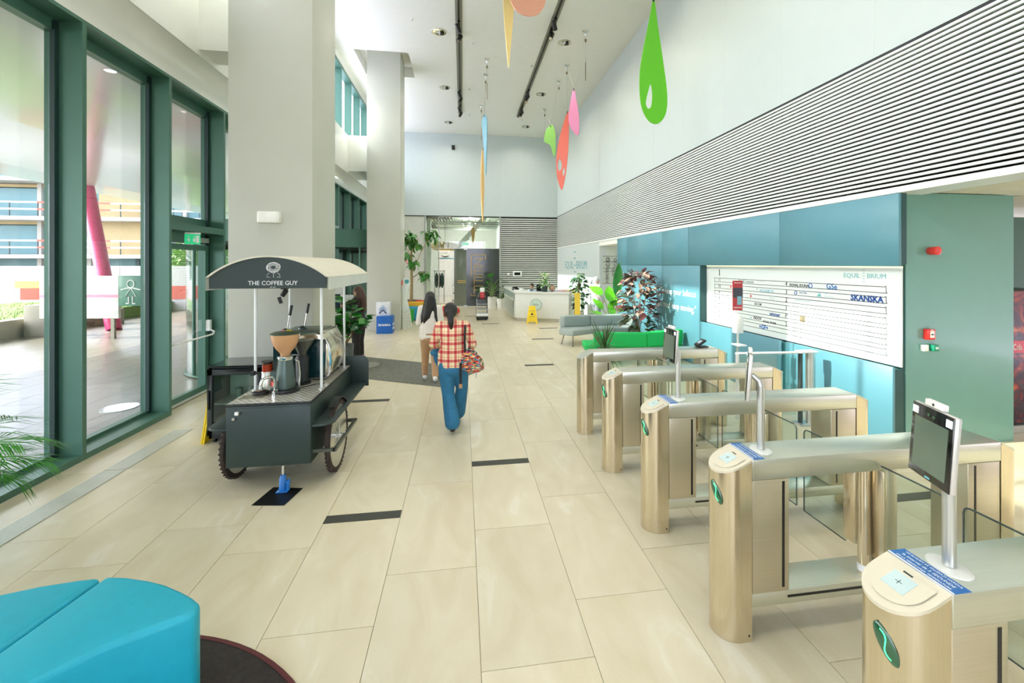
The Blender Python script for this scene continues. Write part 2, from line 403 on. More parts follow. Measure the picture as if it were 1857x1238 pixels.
# Y joints : measured on the upper edge
cols = [(4.18, 6.02), (6.02, 8.75), (8.75, 10.0), (10.0, 12.3), (12.3, 13.1)]
for (ya, yb) in cols: bpanel(ya, yb, 2.05, 2.86)
for (ya, yb) in ((8.28, 10.0), (10.0, 12.3), (12.3, 13.1)): bpanel(ya, yb, 0.0, 2.05)
for (ya, yb) in ((4.25, 5.9), (6.0, 8.28)): bpanel(ya, yb, 0.0, .93)
MB().box(XR - .02, XR + .1, 8.24, 8.28, .93, 2.05).build('reveal', dark_teal, wb_)
# sage core block
core = struct(MB().box(4.93, 6.40, 4.28, 13.1, 0, 2.88).build('wall_core', sage_m))
MB().box(4.76, 4.93, 4.32, 4.36, 0, .9).box(4.76, 4.93, 4.32, 4.36, 2.07, 2.86).build('reveal', dark_teal, core)
# low ceiling over the passage on the right, ribbed
lc = struct(MB().box(XR + .03, 14, YF, 4.9, 2.9, 3.1).box(6.40, 14, 4.9, 12, 2.9, 3.1).build('ceiling_low', plaster))
rb = MB()
for k in range(150):
    x = XR + .06 + k * .06
    rb.box(x, x + .035, YF, 9.0 if x > 6.6 else 4.27, 2.885, 2.905)
tag(rb.build('ribs', mat('rib_cream', '#e8e4d4', 0.6), lc), kind='stuff')
struct(MB().box(13.9, 14.1, YF, 12, 0, 3).build('wall_far_right', wall_white))
struct(MB().box(6.40, 9.5, 5.3, 5.4, 0, 2.76).build('wall_passage', mat('passage_green', '#2f5f50', .3)))
# ------------------------------------------------------------------ back wall
bw = struct(MB().box(-4.3, XR + .3, YB, YB + .3, 4.44, ZC + .3).build('wall_back', milk_glass))
MB().box(-4.3, -1.84, YB + .02, YB + .3, 0, 4.44).build('wall_section', mat('back_grey', '#cdd0c4', 0.6), bw)
MB().box(-4.3, XR, YB - .01, YB + .3, 4.40, 4.44).build('trim', black_m, bw)
jj = MB()
for x in (-2.6, -1.1, .35, 1.0, 2.0, 2.9, 3.8, 4.5): jj.box(x, x + .008, YB - .003, YB, 4.5, ZC)
jj.box(-4, XR, YB - .003, YB, 7.2, 7.21)
tag(jj.build('joints', jm, bw), kind='stuff')
MB().box(1.9, XR, YB + .06, YB + .3, 0, 4.40).build('cavity', slat_back, bw)
bs = MB()
for k in range(37): bs.box(1.88, XR, YB - .0, YB + .04, .55 + k * .104, .615 + k * .104)
tag(bs.build('slats', mat('grey_slat', '#c9ccc4', .35), bw), kind='stuff')
MB().box(1.80, 1.88, YB - .03, YB + .3, 0, 4.42).build('post', mat('alu_post', '#a9ada4', .4, .4), bw)
MB().box(-1.84, -1.76, YB - .03, YB + .3, 0, 4.42).build('post', mat('alu_post', '#a9ada4', .4, .4), bw)
# unseen wall behind the camera, glazing added to balance indoor and outdoor light
wbk = struct(MB().box(-4.3, 14, YF - .3, YF, 4.6, ZC + .3).box(2.5, 14, YF - .3, YF, 0, 4.6).build('wall_front', wall_white))
wfr = snode('window_added')
for k in range(6): MB().box(-4.2 + k * 1.3, -4.12 + k * 1.3, YF - .25, YF, 0, 4.6).build('mullion', frame_m, wfr)
MB().box(-4.3, 2.5, YF - .16, YF - .148, 0, 4.6).build('pane', clear, wfr)
# ------------------------------------------------------------------ outside
ter = struct(MB().box(-60, -4.31, -20, 60, -.35, -.035).box(-60, 30, -40, YF, -.35, -.03).build('ground', grout_m))
tm = MB()
for a in range(16):
    for b_ in range(30):
        xa = -4.34 - (a + 1) * .6; yb0 = -2 + b_ * 1.2 + (a % 3) * .4
        tm.box(xa + .003, xa + .597, yb0 + .003, yb0 + 1.197, -.05, -.02)
tag(tm.build('paving', stone_out, ter), kind='stuff')
MB().box(-60, -13.9, -20, 60, -.06, -.022).build('paving_far', mat('pale_paving', '#9d9b98', .8), ter)
# canopy with curved edge over the terrace
can = MB(); can.smooth = False
can.prism([(-4.34, 4.68), (-8, 4.66), (-12, 4.74), (-15.1, 5.03), (-15.25, 5.15), (-15.1, 5.5), (-4.34, 5.6)], YF - 20, 40, 'y')
canopy = struct(can.build('canopy', mat('canopy_white', '#e8e4fa', 0.22, noise=.015, coat=.3)))
struct(MB().box(-4.34, -4.30, YF - 20, 40, 4.66, 6.26).build('wall_outer', white_gloss))
conc = mat('concrete', '#9a9486', 0.85, noise=.1, scale=3, bump=.1)
grass_m = mat('lawn', '#6f8c42', 0.9, noise=.25, scale=12, bump=.6, bscale=80)
pw = struct(MB().box(-12.9, -12.5, -6, 17.2, -.03, .5).box(-12.9, -12.0, 17.2, 17.8, -.03, .5).build('planter_wall', conc, bevel=.01))
pw2 = struct(MB().box(-12.4, -11.6, 14.6, 15.0, -.03, .9).build('plinth', conc, bevel=.01))
lawn = struct(MB().box(-19, -12.9, -6, 30, -.03, .42).build('lawn', grass_m))
gb = MB(); rr = random.Random(3)
for _ in range(5000):
    x = -12.95 - rr.random() ** 1.6 * 6; y = rr.uniform(6, 28); a = rr.uniform(0, pi); h = rr.uniform(.04, .1); w_ = .012
    gb.add([(x - w_ * cos(a), y - w_ * sin(a), .42), (x + w_ * cos(a), y + w_ * sin(a), .42), (x + rr.uniform(-.03, .03), y, .42 + h)], [(0, 1, 2)])
tag(gb.build('grass', grass_m, lawn), kind='stuff')
# magenta slanted column
sc_ = MB(); sc_.tube([(-10.985, 15.866, -.03), (-13, 17.565, 4.76)], .2, 14); 
c_ = sc_.build('slanted_column', mat('magenta_paint', '#d8427a', .35)); tag(c_, 'magenta slanted column holding up the canopy outside the windows', 'column')
# billboard
bt = thing('hoarding_sign', 'white outdoor signboard with a green end panel showing a line-drawn figure', 'sign', (-10.17, 14.05, 0), math.atan2(-.15, 1) )
MB().box(-1.6, .62, 0, .08, .55, 1.75).build('board', mat('sign_white', '#eceee6', .5), bt, bevel=.01)
MB().box(.62, 1.32, 0, .08, .9, 1.75).build('end_panel', mat('sign_green', '#4f7f6c', .5), bt, bevel=.02)
MB().box(-1.6, .62, -.004, 0, 1.14, 1.22).build('stripe', mat('sign_pink', '#e58aa6', .5), bt)
for a_ in (-1.45, .4): MB().box(a_, a_ + .1, 0, .06, -.03, .56).build('leg', conc, bt)
lf = MB(); wl_ = mat('line_white', '#eef2ee', .6)
def stickfig(b, cx_, cz, s, M):
    b.tube([(cx_ + .09 * s * cos(a), -.006, cz + .2 * s + .1 * s * sin(a)) for a in [2 * pi * q / 14 for q in range(14)]], .008 * s * 2, 5, closed=True, M=M)
    for pl in ([(-.25, .05), (-.05, .1), (.05, .1), (.25, .05)], [(0, .1), (-.14, -.12), (.14, -.12), (0, .1)], [(-.05, -.12), (-.05, -.3), (-.12, -.3)], [(.05, -.12), (.05, -.3), (.12, -.3)]):
        b.tube([(cx_ + x * s, -.006, cz + z * s) for x, z in pl], .008 * s * 2, 5, M=M)
stickfig(lf, .97, 1.3, 1.1, None); lf.build('figure_drawing', wl_, bt)
# construction hoarding fence
hf = thing('site_hoarding', 'long white printed hoarding fence around the building site outside', 'fence', (-22, 22, 0), 0)
hw = mat('hoarding_white', '#bcbab8', .5); hr = mat('hoarding_red', '#c0503e', .5); hy = mat('hoarding_yellow', '#dcc85a', .5)
for k in range(12):
    MB().box(-9 + k * 2, -9 + k * 2 + 1.98, 0, .05, 0, 2.0).build('panel', hw, hf)
for (a, b_, z0, z1, m_) in ((3.2, 6.0, .55, 1.05, hr), (3.0, 6.2, 1.05, 1.35, hy), (-4, -1, .3, .7, mat('hoarding_pink', '#c09599', .5)), (8, 10.6, .5, 1.1, hr)):
    MB().box(a, b_, -.02, 0, z0, z1).build('printed_band', m_, hf)
# concrete frame building under construction, facing the lobby
bl = thing('office_building', 'unfinished concrete office building with red and white guard rails outside', 'building', (0, 42, 0), 0)
cz = mat('raw_concrete', '#a8a498', .85, noise=.1, scale=.6); gz = mat('building_glass', '#5f8082', .3, 0, spec=.25, noise=.12, scale=.5)
ply = mat('plywood', '#a8946a', .8, noise=.12, scale=.8); rail_w = mat('rail_white', '#bdb9b2', .6); rail_r = mat('rail_red', '#e0503c', .6); drk = mat('steel_dark', '#33413f', .5, .3)
MB().box(-95, -14, .3, 14, -.6, 9.5).build('core', mat('deep_interior', '#5f7a7a', .7), bl)
for z in (2.55, 5.6, 8.7): MB().box(-95, -14, -1.6, .4, z, z + .3).build('slab', cz, bl)
for z in (2.85, 5.9):
    for k in range(22):
        x = -92 + k * 3.6
        f = MB().box(x + .15, x + 3.3, 0, .2, z + .05, z + 2.4).build('window', gz, bl)
    MB().box(-95, -14, -.05, .3, z + 2.5, z + 2.75).build('lintel', ply, bl)
for k in range(22):
    x = -92 + k * 3.6
    MB().box(x - .15, x + .15, -.2, .3, -.6, 8.7).build('pier', cz if k % 3 else drk, bl)
for (xa, xb) in ((-30, -25.5), (-18, -14.5)): MB().box(xa, xb, -.3, 0, 2.85, 8.6).build('plywood_wall', ply, bl)
for z in (2.85, 5.9):
    for dz in (.5, 1.05):
        b1 = MB(); b2 = MB()
        for k in range(60):
            x = -92 + k * 1.3; (b1 if k % 3 else b2).box(x, x + 1.3, -1.5, -1.46, z + dz, z + dz + .13)
        b1.build('guard_rail', rail_w, bl); b2.build('guard_rail', rail_r, bl)
    b1 = MB()
    for k in range(40): b1.box(-92 + k * 1.95, -92 + k * 1.95 + .05, -1.46, -1.4, z, z + 1.2)
    b1.build('rail_posts', drk, bl)
MB().box(-48, -44.5, -1.2, .2, 5.9, 7.9).build('crate', mat('skip_yellow', '#c9a92c', .6), bl)
MB().box(-44.2, -41, -1.2, .2, 5.9, 7.5).build('crate', mat('skip_grey', '#7d968c', .6), bl)
# trees beyond and between
def blob_tree(x, y, s, m_, lab):
    t = thing('tree', lab, 'tree', (x, y, 0), 0, 'trees beyond the terrace')
    MB().tube([(0, 0, 0), (.1, 0, 1.2 * s)], [.12 * s, .07 * s], 8).build('trunk', mat('bark', '#7d705a', .9), t)
    b = MB(); q = random.Random(int(x * 7 + y))
    for _ in range(900):
        a, e, r = q.uniform(0, 2 * pi), math.acos(q.uniform(-1, 1)), q.random() ** .4 * 1.1 * s
        c = Vector((r * sin(e) * cos(a), r * sin(e) * sin(a), 1.9 * s + r * cos(e) * .8)); u = Vector((q.uniform(-1, 1), q.uniform(-1, 1), q.uniform(-1, 1))).normalized(); v = u.orthogonal().normalized(); l = .12 * s
        b.add([c - u * l, c + v * l * .6, c + u * l, c - v * l * .6], [(0, 1, 2, 3)])
    tag(b.build('foliage', m_, t), kind='stuff')
lfm = mat('outdoor_leaf', '#7fa35a', .8, noise=.2)
for (x, y, s, l_) in ((-14.2, 26, 1.2, 'smaller light green young tree on the lawn seen through the exit door glass'), (-16.3, 33, 1.7, 'bigger light green young tree farther off, seen through the exit door glass')): blob_tree(x, y, s, lfm, l_)
hl = MB(); hl.smooth = True
n_ = 40
vs = []; fs = []
for i in range(n_ + 1):
    x = -160 + i * 6; hh = 9 + 5 * sin(i * .5) + 3 * sin(i * 1.3)
    vs += [(x, 110, -2), (x, 118, hh), (x, 150, hh * .5)]
for i in range(n_): fs += [(i * 3, i * 3 + 3, i * 3 + 4, i * 3 + 1), (i * 3 + 1, i * 3 + 4, i * 3 + 5, i * 3 + 2)]
hl.add(vs, fs); struct(hl.build('hills', mat('hill_green', '#8fae8a', .9, noise=.2, scale=.3)))
struct(MB().box(-200, 60, 60, 160, -2.2, -1.5).box(-200, -60, -40, 60, -2.2, -.5).build('ground_far', mat('far_land', '#8f9388', .9)))
# paving floor light and the second revolving door drum outside
tag(MB().cyl(-4.95, 7.25, -.021, -.012, .22, 28).build('ground_light', mat('uplight_glass', '#cfe3e0', .1, coat=.5)), 'round glass uplight set in the terrace paving', 'light')
def drum(cx_, cy_, r, h0, h1, lab, sensor=True):
    t = thing('revolving_door', lab, 'revolving door', (cx_, cy_, 0))
    dm = MB(); dm.lathe([(r - .04, h0), (r, h0), (r, h1), (r - .04, h1)], (0, 0, 0), 48); dm.build('header', frame_m, t)
    MB().lathe([(0.01, h0 - .03), (r - .05, h0 - .03), (r - .05, h0), (.01, h0)], (0, 0, 0), 48, cap=False).build('canopy_disc', frame_dark, t)
    MB().lathe([(r, 0.0), (r + .03, 0.0), (r + .03, .03), (r, .03)], (0, 0, 0), 48).build('base_ring', frame_m, t)
    def arc(a0, a1, rr_, z0, z1, th):
        b = MB(); b.smooth = True; N = 14
        vs = []; fs = []
        for i in range(N + 1):
            a = a0 + (a1 - a0) * i / N
            for q in (rr_, rr_ + th):
                vs += [(q * cos(a), q * sin(a), z0), (q * cos(a), q * sin(a), z1)]
        for i in range(N):
            o = i * 4; p_ = o + 4
            fs += [(o, p_, p_ + 1, o + 1), (o + 2, o + 3, p_ + 3, p_ + 2), (o + 1, p_ + 1, p_ + 3, o + 3), (o, o + 2, p_ + 2, p_)]
        b.add(vs, fs); return b
    for a0, a1 in ((R(125), R(235)), (R(-60), R(-12)), (R(28), R(60))):
        arc(a0, a1, r - .02, .03, h0 - .03, .015).build('curved_pane', clear, t)
        for a in (a0, a1): MB().cyl((r - .01) * cos(a), (r - .01) * sin(a), .03, h0, .03, 8).build('post', frame_m, t)
    for k in range(3):
        a = R(20 + 120 * k); M = Matrix.Rotation(a, 4, 'Z')
        b = MB().box(.05, r - .1, -.02, .02, .05, .15, M).box(.05, r - .1, -.02, .02, h0 - .15, h0 - .05, M).box(.05, .12, -.02, .02, .15, h0 - .15, M).box(r - .17, r - .1, -.02, .02, .15, h0 - .15, M)
        wg = b.build('wing', frame_dark, t); MB().box(.12, r - .17, -.006, .006, .15, h0 - .15, M).build('pane', clear, wg)
    if sensor: MB().box(r - .02, r + .05, -.9, -.65, h0 + .08, h0 + .16).build('sensor', black_m, t, bevel=.01)
    return t
drum(-4.25, 9.9, 1.15, 2.5, 2.9, 'revolving glass door beside the exit door, behind the near column')
drum(-4.15, 16.4, 1.75, 2.62, 3.2, 'revolving glass entrance door with curved green header between the two columns')
# ------------------------------------------------------------------ turnstiles
def brushed(name, col, rough=0.32, stretch=(1, 1, 60)):
    m = mat(name, col, rough, 0.92, noise=0.05, scale=4, stretch=stretch, aniso=0.4); return m
steel_v = brushed('brushed_steel_post', '#d6cab0', .2, (60, 60, .6))
steel_h = brushed('brushed_steel_beam', '#d2d4c8', .3, (.6, 60, 60))
steel_p = brushed('brushed_steel_panel', '#d0c8b4', .34, (.6, 60, 60))
alu = mat('satin_aluminium', '#c9ccc8', .3, .85, noise=.02)
plate_m = mat('reader_plate', '#d8d2bf', .35, .5, noise=.02)
lcd = mat('lcd_pale', '#b9cdcb', .15, coat=.4, noise=.03)
led_m = mat('led_green', '#2fd06a', .3, emit='#2fe070', estr=2.2)
lens_m = mat('lens_dark_green', '#1c4f33', .08, coat=.8)
black_gl = mat('black_gloss', '#0c0f10', .12, coat=.5, noise=.01)
blue_st = mat('sticker_blue', '#1c67ad', .4)
white_t = mat('lettering_white', '#f3f5f3', .5)
edge_gl = mat('glass_edge_dark', '#3d4a4a', .1, .2)
gate_gl = glass('gate_glass', '#eef5f2', 1.0)
HS, CX_, RD = .8225, 2.3975, .11
def dpost(sign):
    pts = []
    N = 16
    for i in range(N + 1):
        a = pi / 2 + pi * i / N; pts.append((-HS - .065 + RD * cos(a), RD * sin(a)))
    pts = [(-HS + .0005 * 0 - .002, RD)] + pts + [(-HS - .002, -RD)]
    ht = lambda x: 1.0 - .46 * (-HS - x)
    b = MB(); n = len(pts); b.smooth = True
    vs = [(sign * x, y, 0) for x, y in pts] + [(sign * x, y, ht(x) - .012) for x, y in pts]
    fs = [(i, (i + 1) % n, n + (i + 1) % n, n + i) for i in range(n)]
    b.add(vs, fs); b.f.append(list(range(n))); b.m.append(0); b.sm.append(False); b.f.append(list(range(n, 2 * n))); b.m.append(0); b.sm.append(False)
    return b, pts, ht
def turnstile(y, label, screen=True, sticker=False, leaves=(True, True)):
    t = thing('turnstile', label, 'turnstile', (CX_, y, 0), 0, 'row of five steel turnstiles')
    for sg in (-1, 1):
        b, pts, ht = dpost(-sg if sg == -1 else -1)
        o = b.build('end_post', steel_v, t)
        if sg == 1: pass
        MB().box(sg * (HS + .02) - .004, sg * (HS + .02) + .004, -.112, -.109, .03, .04).build('screw', black_m, o)
        # slanted top plate
        pl = MB(); n = len(pts); s2 = 1.015
        q = [((-HS - .065 + (x + HS + .065) * s2) if x < -HS - .065 else x, yy * s2) for x, yy in pts]
        s_ = 1 if sg == -1 else -1
        vs = [(s_ * x, yy, ht(x) - .012) for x, yy in q] + [(s_ * x, yy, ht(x)) for x, yy in q]
        pl.add(vs, [(i, (i + 1) % n, n + (i + 1) % n, n + i) for i in range(n)] + [tuple(range(n)), tuple(range(n, 2 * n))])
        tp = pl.build('top_plate', plate_m if (screen and sg == -1) else steel_h, t)
        if screen and sg == -1:
            k = sqrt(1 + .46 ** 2); u = Vector((1 / k, 0, .46 / k))
            c0 = Vector((-HS - .075, 0, ht(-HS - .075) + .0015))
            M = wallM(c0, (0, -1, 0), u)
            # raised reader cover, D shaped
            dd = [(-.088, .055)] + [(.088 * cos(a), .0 + .085 * sin(a)) for a in [pi + pi * i / 14 for i in range(15)]] + [(.088, .055)]
            MB().prism([(a * .97, b_ * .97) for a, b_ in dd], 0, .004, 'z', M).build('reader_cover', plate_m, tp)
            MB().box(-.04, .04, -.035, .035, .004, .0055, M).build('display', lcd, tp)
            MB().box(-.012, .012, -.001, .001, .0055, .006, M).box(-.001, .001, -.01, .01, .0055, .006, M).box(-.02, .012, .044, .05, .004, .005, M).build('display_mark', edge_gl, tp)
    MB().box(-HS, HS, -.112, .112, .885, 1.0).build('top_beam', steel_h, t, bevel=.004)
    MB().box(-HS, HS, -.1, .1, .178, .255).build('bottom_beam', steel_h, t, bevel=.003)
    MB().box(-.60, -.02, -.1015, -.099, .212, .226).box(-.6, -.02, .099, .1015, .212, .226).build('floor_sensor_slot', black_m, t)
    for (xa, xb, xs) in ((-HS + .003, -.597, -.632), (.59, HS - .003, .64)):
        MB().box(xa, xb, -.107, .107, .257, .882).build('cabinet', steel_p, t, bevel=.003)
        MB().box(xs - .007, xs + .007, -.1085, -.106, .28, .868).box(xs - .007, xs + .007, .106, .1085, .28, .868).build('sensor_slot', black_m, t)
    for xx, yy in ((-.055, -.04), (.055, .04)):
        MB().cyl(xx, yy, .255, .885, .03, 20).build('pivot_post', steel_v, t)
    MB().box(.1, .155, -.06, .06, .255, .885).build('post_cover', steel_p, t, bevel=.004)
    MB().cyl(-.055, -.04, .27, .31, .0315, 20).build('post_label', mat('label_white', '#e6e8e4', .5), t)
    for sg, on in ((-1, leaves[0]), (1, leaves[1])):
        if not on: continue
        xx = -.03 * -sg if sg == 1 else -.03
        y0, y1 = .12, .46
        pr = [(y0, .34), (y1, .34)] + [(y1 - .03 + .03 * cos(a), .885 + .03 * sin(a)) for a in (0, pi / 6, pi / 3, pi / 2)] + [(y0, .915)]
        g = MB().prism([(sg * a, b_) for a, b_ in pr], -.005, .005, 'x').build('glass_leaf', gate_gl, t); g.location.x = -.01
        e = MB(); e.tube([(-.01, sg * a, b_) for a, b_ in [(y0, .915)] + pr[-2:1:-1] + [(y1, .34), (y0, .34)]], .0042, 5); e.build('glass_edge', edge_gl, g).location.x = 0
        MB().box(-.022, .002, min(sg * .05, sg * .135), max(sg * .05, sg * .135), .36, .885).build('leaf_clamp', steel_v, t, bevel=.003)
    # status lens
    if not screen: return t
    a = R(200); n_ = Vector((cos(a), sin(a), 0)); c = Vector((-HS - .065, 0, .8)) + n_ * (RD + .0)
    M = Matrix.Translation(c) @ Matrix(((n_.x, -n_.y, 0, 0), (n_.y, n_.x, 0, 0), (0, 0, 1, 0), (0, 0, 0, 1))) @ Matrix.Rotation(R(28), 4, 'X')
    le = MB().ball((0, 0, 0), (.008, .026, .066), 20, 12, M).build('status_lens', lens_m, t)
    MB().tube([(.0065 * (1 - (z / .062) ** 2) ** .5 + .0005, .012 * sin(z * 60), z) for z in [-.045 + .009 * i for i in range(11)]], .0022, 6, M=M).build('light_line', led_m, le)
    if sticker:
        MB().box(-HS + .002, -HS + .075, -.112, .112, 1.0, 1.0012).build('sticker', blue_st, t)
        for k, (tx, sz) in enumerate((('VĂ RUGĂM SĂ VALIDAȚI CARDUL', .0125), ('în interval de 5 SECUNDE', .0165), ('DE LA VERIFICAREA TEMPERATURII', .0118))):
            text(tx, sz, white_t, t, wallM((-HS + .062 - k * .0215, 0, 1.0016), (0, -1, 0), (1, 0, 0)), ex=.0002)
        MB().box(-HS + .002, -HS + .009, -.112, .112, 1.0012, 1.0016).build('sticker_border', white_t, t)
    return t
def terminal(y, nrm, label, dx=.065, h=1.43):
    px_, py_ = CX_ - HS + .13, y + .0
    t = thing('face_terminal', label, 'terminal', (px_, py_, 1.0))
    MB().lathe([(.052, 0), (.052, .005), (.022, .009), (.02, .009)], (0, 0, 0), 32, cap=True, sy=1.35).build('base_flange', mat('flange_white', '#e4e4df', .3, .3), t)
    MB().cyl(0, 0, .01, h - 1.0 - .06, .02, 24).build('pole', alu, t)
    n = Vector((nrm[0], nrm[1], .0)).normalized()
    rt = Vector((-n.y, n.x, 0))
    Mx = Matrix(((rt.x, 0, n.x, 0), (rt.y, 0, n.y, 0), (0, 1, 0, 0), (0, 0, 0, 1)))
    c = n * dx + Vector((0, 0, h - 1.0)); M = Matrix.Translation(c) @ Mx @ Matrix.Rotation(R(-4), 4, 'X')
    MB().tube([(0, 0, h - 1.07), n * .01 + Vector((0, 0, h - 1.03)), n * (dx - .02) + Vector((0, 0, h - 1.0))], [.02, .018, .014], 10).build('bracket', alu, t)
    cs = MB().box(-.105, .105, -.13, .13, -.014, .006, M).build('casing', mat('casing_silver', '#cfcdc9', .3, .4), t, bevel=.006)
    MB().box(-.103, .103, -.128, .128, .006, .010, M).build('front_glass', black_gl, t, bevel=.002)
    MB().box(-.083, .083, -.1, .082, .0101, .0112, M).build('screen', mat('screen_grey_green', '#56685a', .1, coat=.6), t)
    for s_ in (-1, 1): MB().box(s_ * .084 - .014, s_ * .084 + .014, .09, .116, .0101, .0115, M).build('lamp', mat('lamp_pale', '#d5e2e6', .3, emit='#dfe8ea', estr=.25), t)
    b = MB(); b.cyl(-.014, .102, .0101, .0125, .006, 12, M); b.cyl(.012, .1, .0101, .0125, .006, 12, M); b.build('lens', lens_m, t)
    MB().box(-.045, .045, .132, .155, -.012, .008, M).build('temperature_sensor', mat('casing_white', '#deded9', .4), t, bevel=.003)
    b = MB(); b.cyl(0, .143, .008, .0095, .005, 12, M); b.build('sensor_lens', black_gl, t)
    MB().box(-.012, .012, -.122, -.116, .0102, .0106, M).build('status_strip', mat('cyan_print', '#77c7d8', .4), t)
    return t
ts = [(1.325, 'nearest steel turnstile, cut off by the lower right corner, with blue sticker and reader screen', True, True),
      (2.325, 'second nearest steel turnstile, blue sticker and pale reader screen, green lens below', True, True),
      (3.315, 'middle steel turnstile of the five, with blue sticker and screen terminal', True, True),
      (4.31, 'second farthest steel turnstile, small reader screen but no sticker or terminal pole', True, False),
      (5.31, 'farthest steel turnstile beside the green sofa, plain metal slanted end', False, False)]
for y, lab, sc, st in ts: turnstile(y, lab, sc, st)
terminal(1.325, (-.936, .33), 'large black screen face terminal on the nearest turnstile, facing the camera', dx=.05)
terminal(2.325, (-.85, .56), 'face terminal on the second nearest turnstile, seen edge-on')
terminal(3.315, (-1, .0), 'face terminal on the middle turnstile in front of the green sofa')
dv = thing('card_device', 'small black tilted desk device on the right end of the farthest turnstile', 'device', (3.07, 5.33, 1.002))
M = Matrix.Translation((0,0,.02)) @ Matrix.Rotation(R(-32), 4, 'Y')
MB().box(-.07, .07, -.05, .05, .0, .012).build('foot', black_m, dv, bevel=.003)
MB().box(-.065, .065, -.055, .055, .03, .055, M).build('body', black_m, dv, bevel=.006)
MB().box(-.03, .03, -.03, .03, .055, .057, M).build('screen', mat('pale_blue_screen', '#a9c5d6', .2), dv)
# swing gate of glass beyond the row
sg = thing('swing_gate', 'clear glass swing gate with white top rail and steel posts by the directory wall', 'gate', (4.48, 5.14, 0))
MB().cyl(0, 0, .0, .93, .055, 28).build('post', alu, sg); MB().cyl(-.13, .02, 0, .93, .028, 20).build('post', edge_gl, sg)
MB().box(-.2, .1, -.08, .09, 0, .015).build('base_plate', alu, sg, bevel=.004)
MB().box(-.17, .07, -.06, .07, .93, .95).build('cap', mat('casing_white', '#deded9', .4), sg, bevel=.004)
MB().tube([(-.1, 0, .93), (-1.02, .06, .93)], .016, 10).build('top_rail', mat('rail_white_paint', '#e9ece8', .4), sg)
MB().box(-1.0, -.18, .025, .035, .12, .9).build('glass_panel', gate_gl, sg)
MB().box(-1.03, -1.0, .015, .045, .1, .93).build('edge_profile', mat('rail_white_paint', '#e9ece8', .4), sg)
sd_ = thing('sanitizer_stand', 'white hand sanitizer dispenser on a slim pole behind the turnstiles', 'dispenser', (3.86, 5.75, 0))
wp = mat('casing_white', '#deded9', .4)
MB().cyl(0, 0, 0, .02, .15, 28).build('base', wp, sd_); MB().cyl(0, 0, .02, 1.15, .017, 14).build('pole', alu, sd_)
b = MB(); b.prism([(-.055, 0), (.055, 0), (.055, .2)] + [(.055 * cos(a), .2 + .055 * sin(a)) for a in [pi * i / 10 for i in range(1, 10)]] + [(-.055, .2)], -.05, .05, 'y', Matrix.Translation((0, 0, 1.1)))
b.build('dispenser_body', wp, sd_, bevel=.006); MB().box(-.06, .06, -.12, .06, .93, .945).build('drip_tray', wp, sd_)
MB().box(-.075, .075, .0, .012, 1.42, 1.84).build('notice', mat('poster_red', '#b3353b', .5), sd_)
MB().box(-.075, .075, -.003, 0, 1.6, 1.74).build('notice_photo', mat('poster_dark', '#3b3f4a', .4), sd_)
MB().box(-.01, .06, -.004, -.003, 1.5, 1.62).build('notice_panel', mat('poster_blue', '#79a9b8', .4), sd_)
MB().cyl(0, .02, 1.15, 1.45, .01, 10).build('notice_rod', alu, sd_)
text('Bine ați venit', .02, white_t, sd_, wallM((0, -.001, 1.81), (1, 0, 0)))
text('5 SECUNDE', .024, white_t, sd_, wallM((0, -.001, 1.46), (1, 0, 0)))
# ------------------------------------------------------------------ directory board in the wall recess
ink = mat('ink_black', '#20282a', .5); blue_ink = mat('ink_blue', '#1b62ae', .5); navy = mat('ink_navy', '#184a94', .5)
teal_ink = mat('ink_teal', '#6db6b8', .5); pale_ink = mat('ink_pale', '#b9cbd2', .5); red_ink = mat('ink_red', '#d25a5a', .5)
db = thing('directory_board', 'long white tenant directory board with eleven black-ruled rows, set in the blue wall', 'sign', (4.87, 6.25, .92))
D = Matrix.Translation((-4.87, -6.25, -.92))
DX = 4.848
MB().box(4.85, 4.87, 4.26, 8.235, .92, 2.05, D).build('board', mat('board_white', '#e6eeeb', .12, coat=.5, noise=.01), db)
MB().box(4.845, 4.87, 4.26, 8.235, 2.035, 2.05, D).build('light_strip', mat('warm_led', '#f3f5c8', .4, emit='#f2f6b8', estr=.5), db)
def dt(s, y, z, sz, m, al='CENTER', sx=1.0, bold=0): return text(s, sz, m, db, D @ wallM((DX, y, z), (0, -1, 0)), ex=.0006, align=al, sx=sx, bold=bold)
for i in range(7):
    zt = 1.822 - .1205 * i; zb = zt - .095; r = .012
    ya, yb = 4.425, 7.96; pts = []
    for (cy_, cz_, a0) in ((ya + r, zb + r, pi), (ya + r, zt - r, pi / 2), (yb - r, zt - r, 0), (yb - r, zb + r, -pi / 2)):
        for q in range(4): a = a0 - q * pi / 6; pts.append((DX, cy_ + r * cos(a), cz_ + r * sin(a)))
    MB().tube(pts, .0036, 4, closed=True, M=D).build('row_rule', ink, db)
dt('1', 7.79, 1.91, .17, ink, bold=.004)
for i, s in enumerate(('11', '10', '9', '8', '7', '6', '5')): dt(s, 7.79, 1.775 - .1205 * i, .085, ink)
for i, s in enumerate(('4', '3', '2', '1', 'P', 'S')): dt(s, 6.03, 1.775 - .1205 * i, .1, ink)
dt('Filip&Company', 6.99, 1.775, .075, mat('ink_grey', '#5d6b72', .5), sx=.9); dt('ATTORNEYS AT LAW', 6.6, 1.79, .018, pale_ink)
dt('NOVARTIS', 6.47, 1.64, .07, mat('ink_pale_blue', '#5aa3c0', .5)); dt('♦', 7.43, 1.66, .06, red_ink); dt('•', 6.7, 1.66, .09, mat('ink_grey', '#5d6b72', .5))
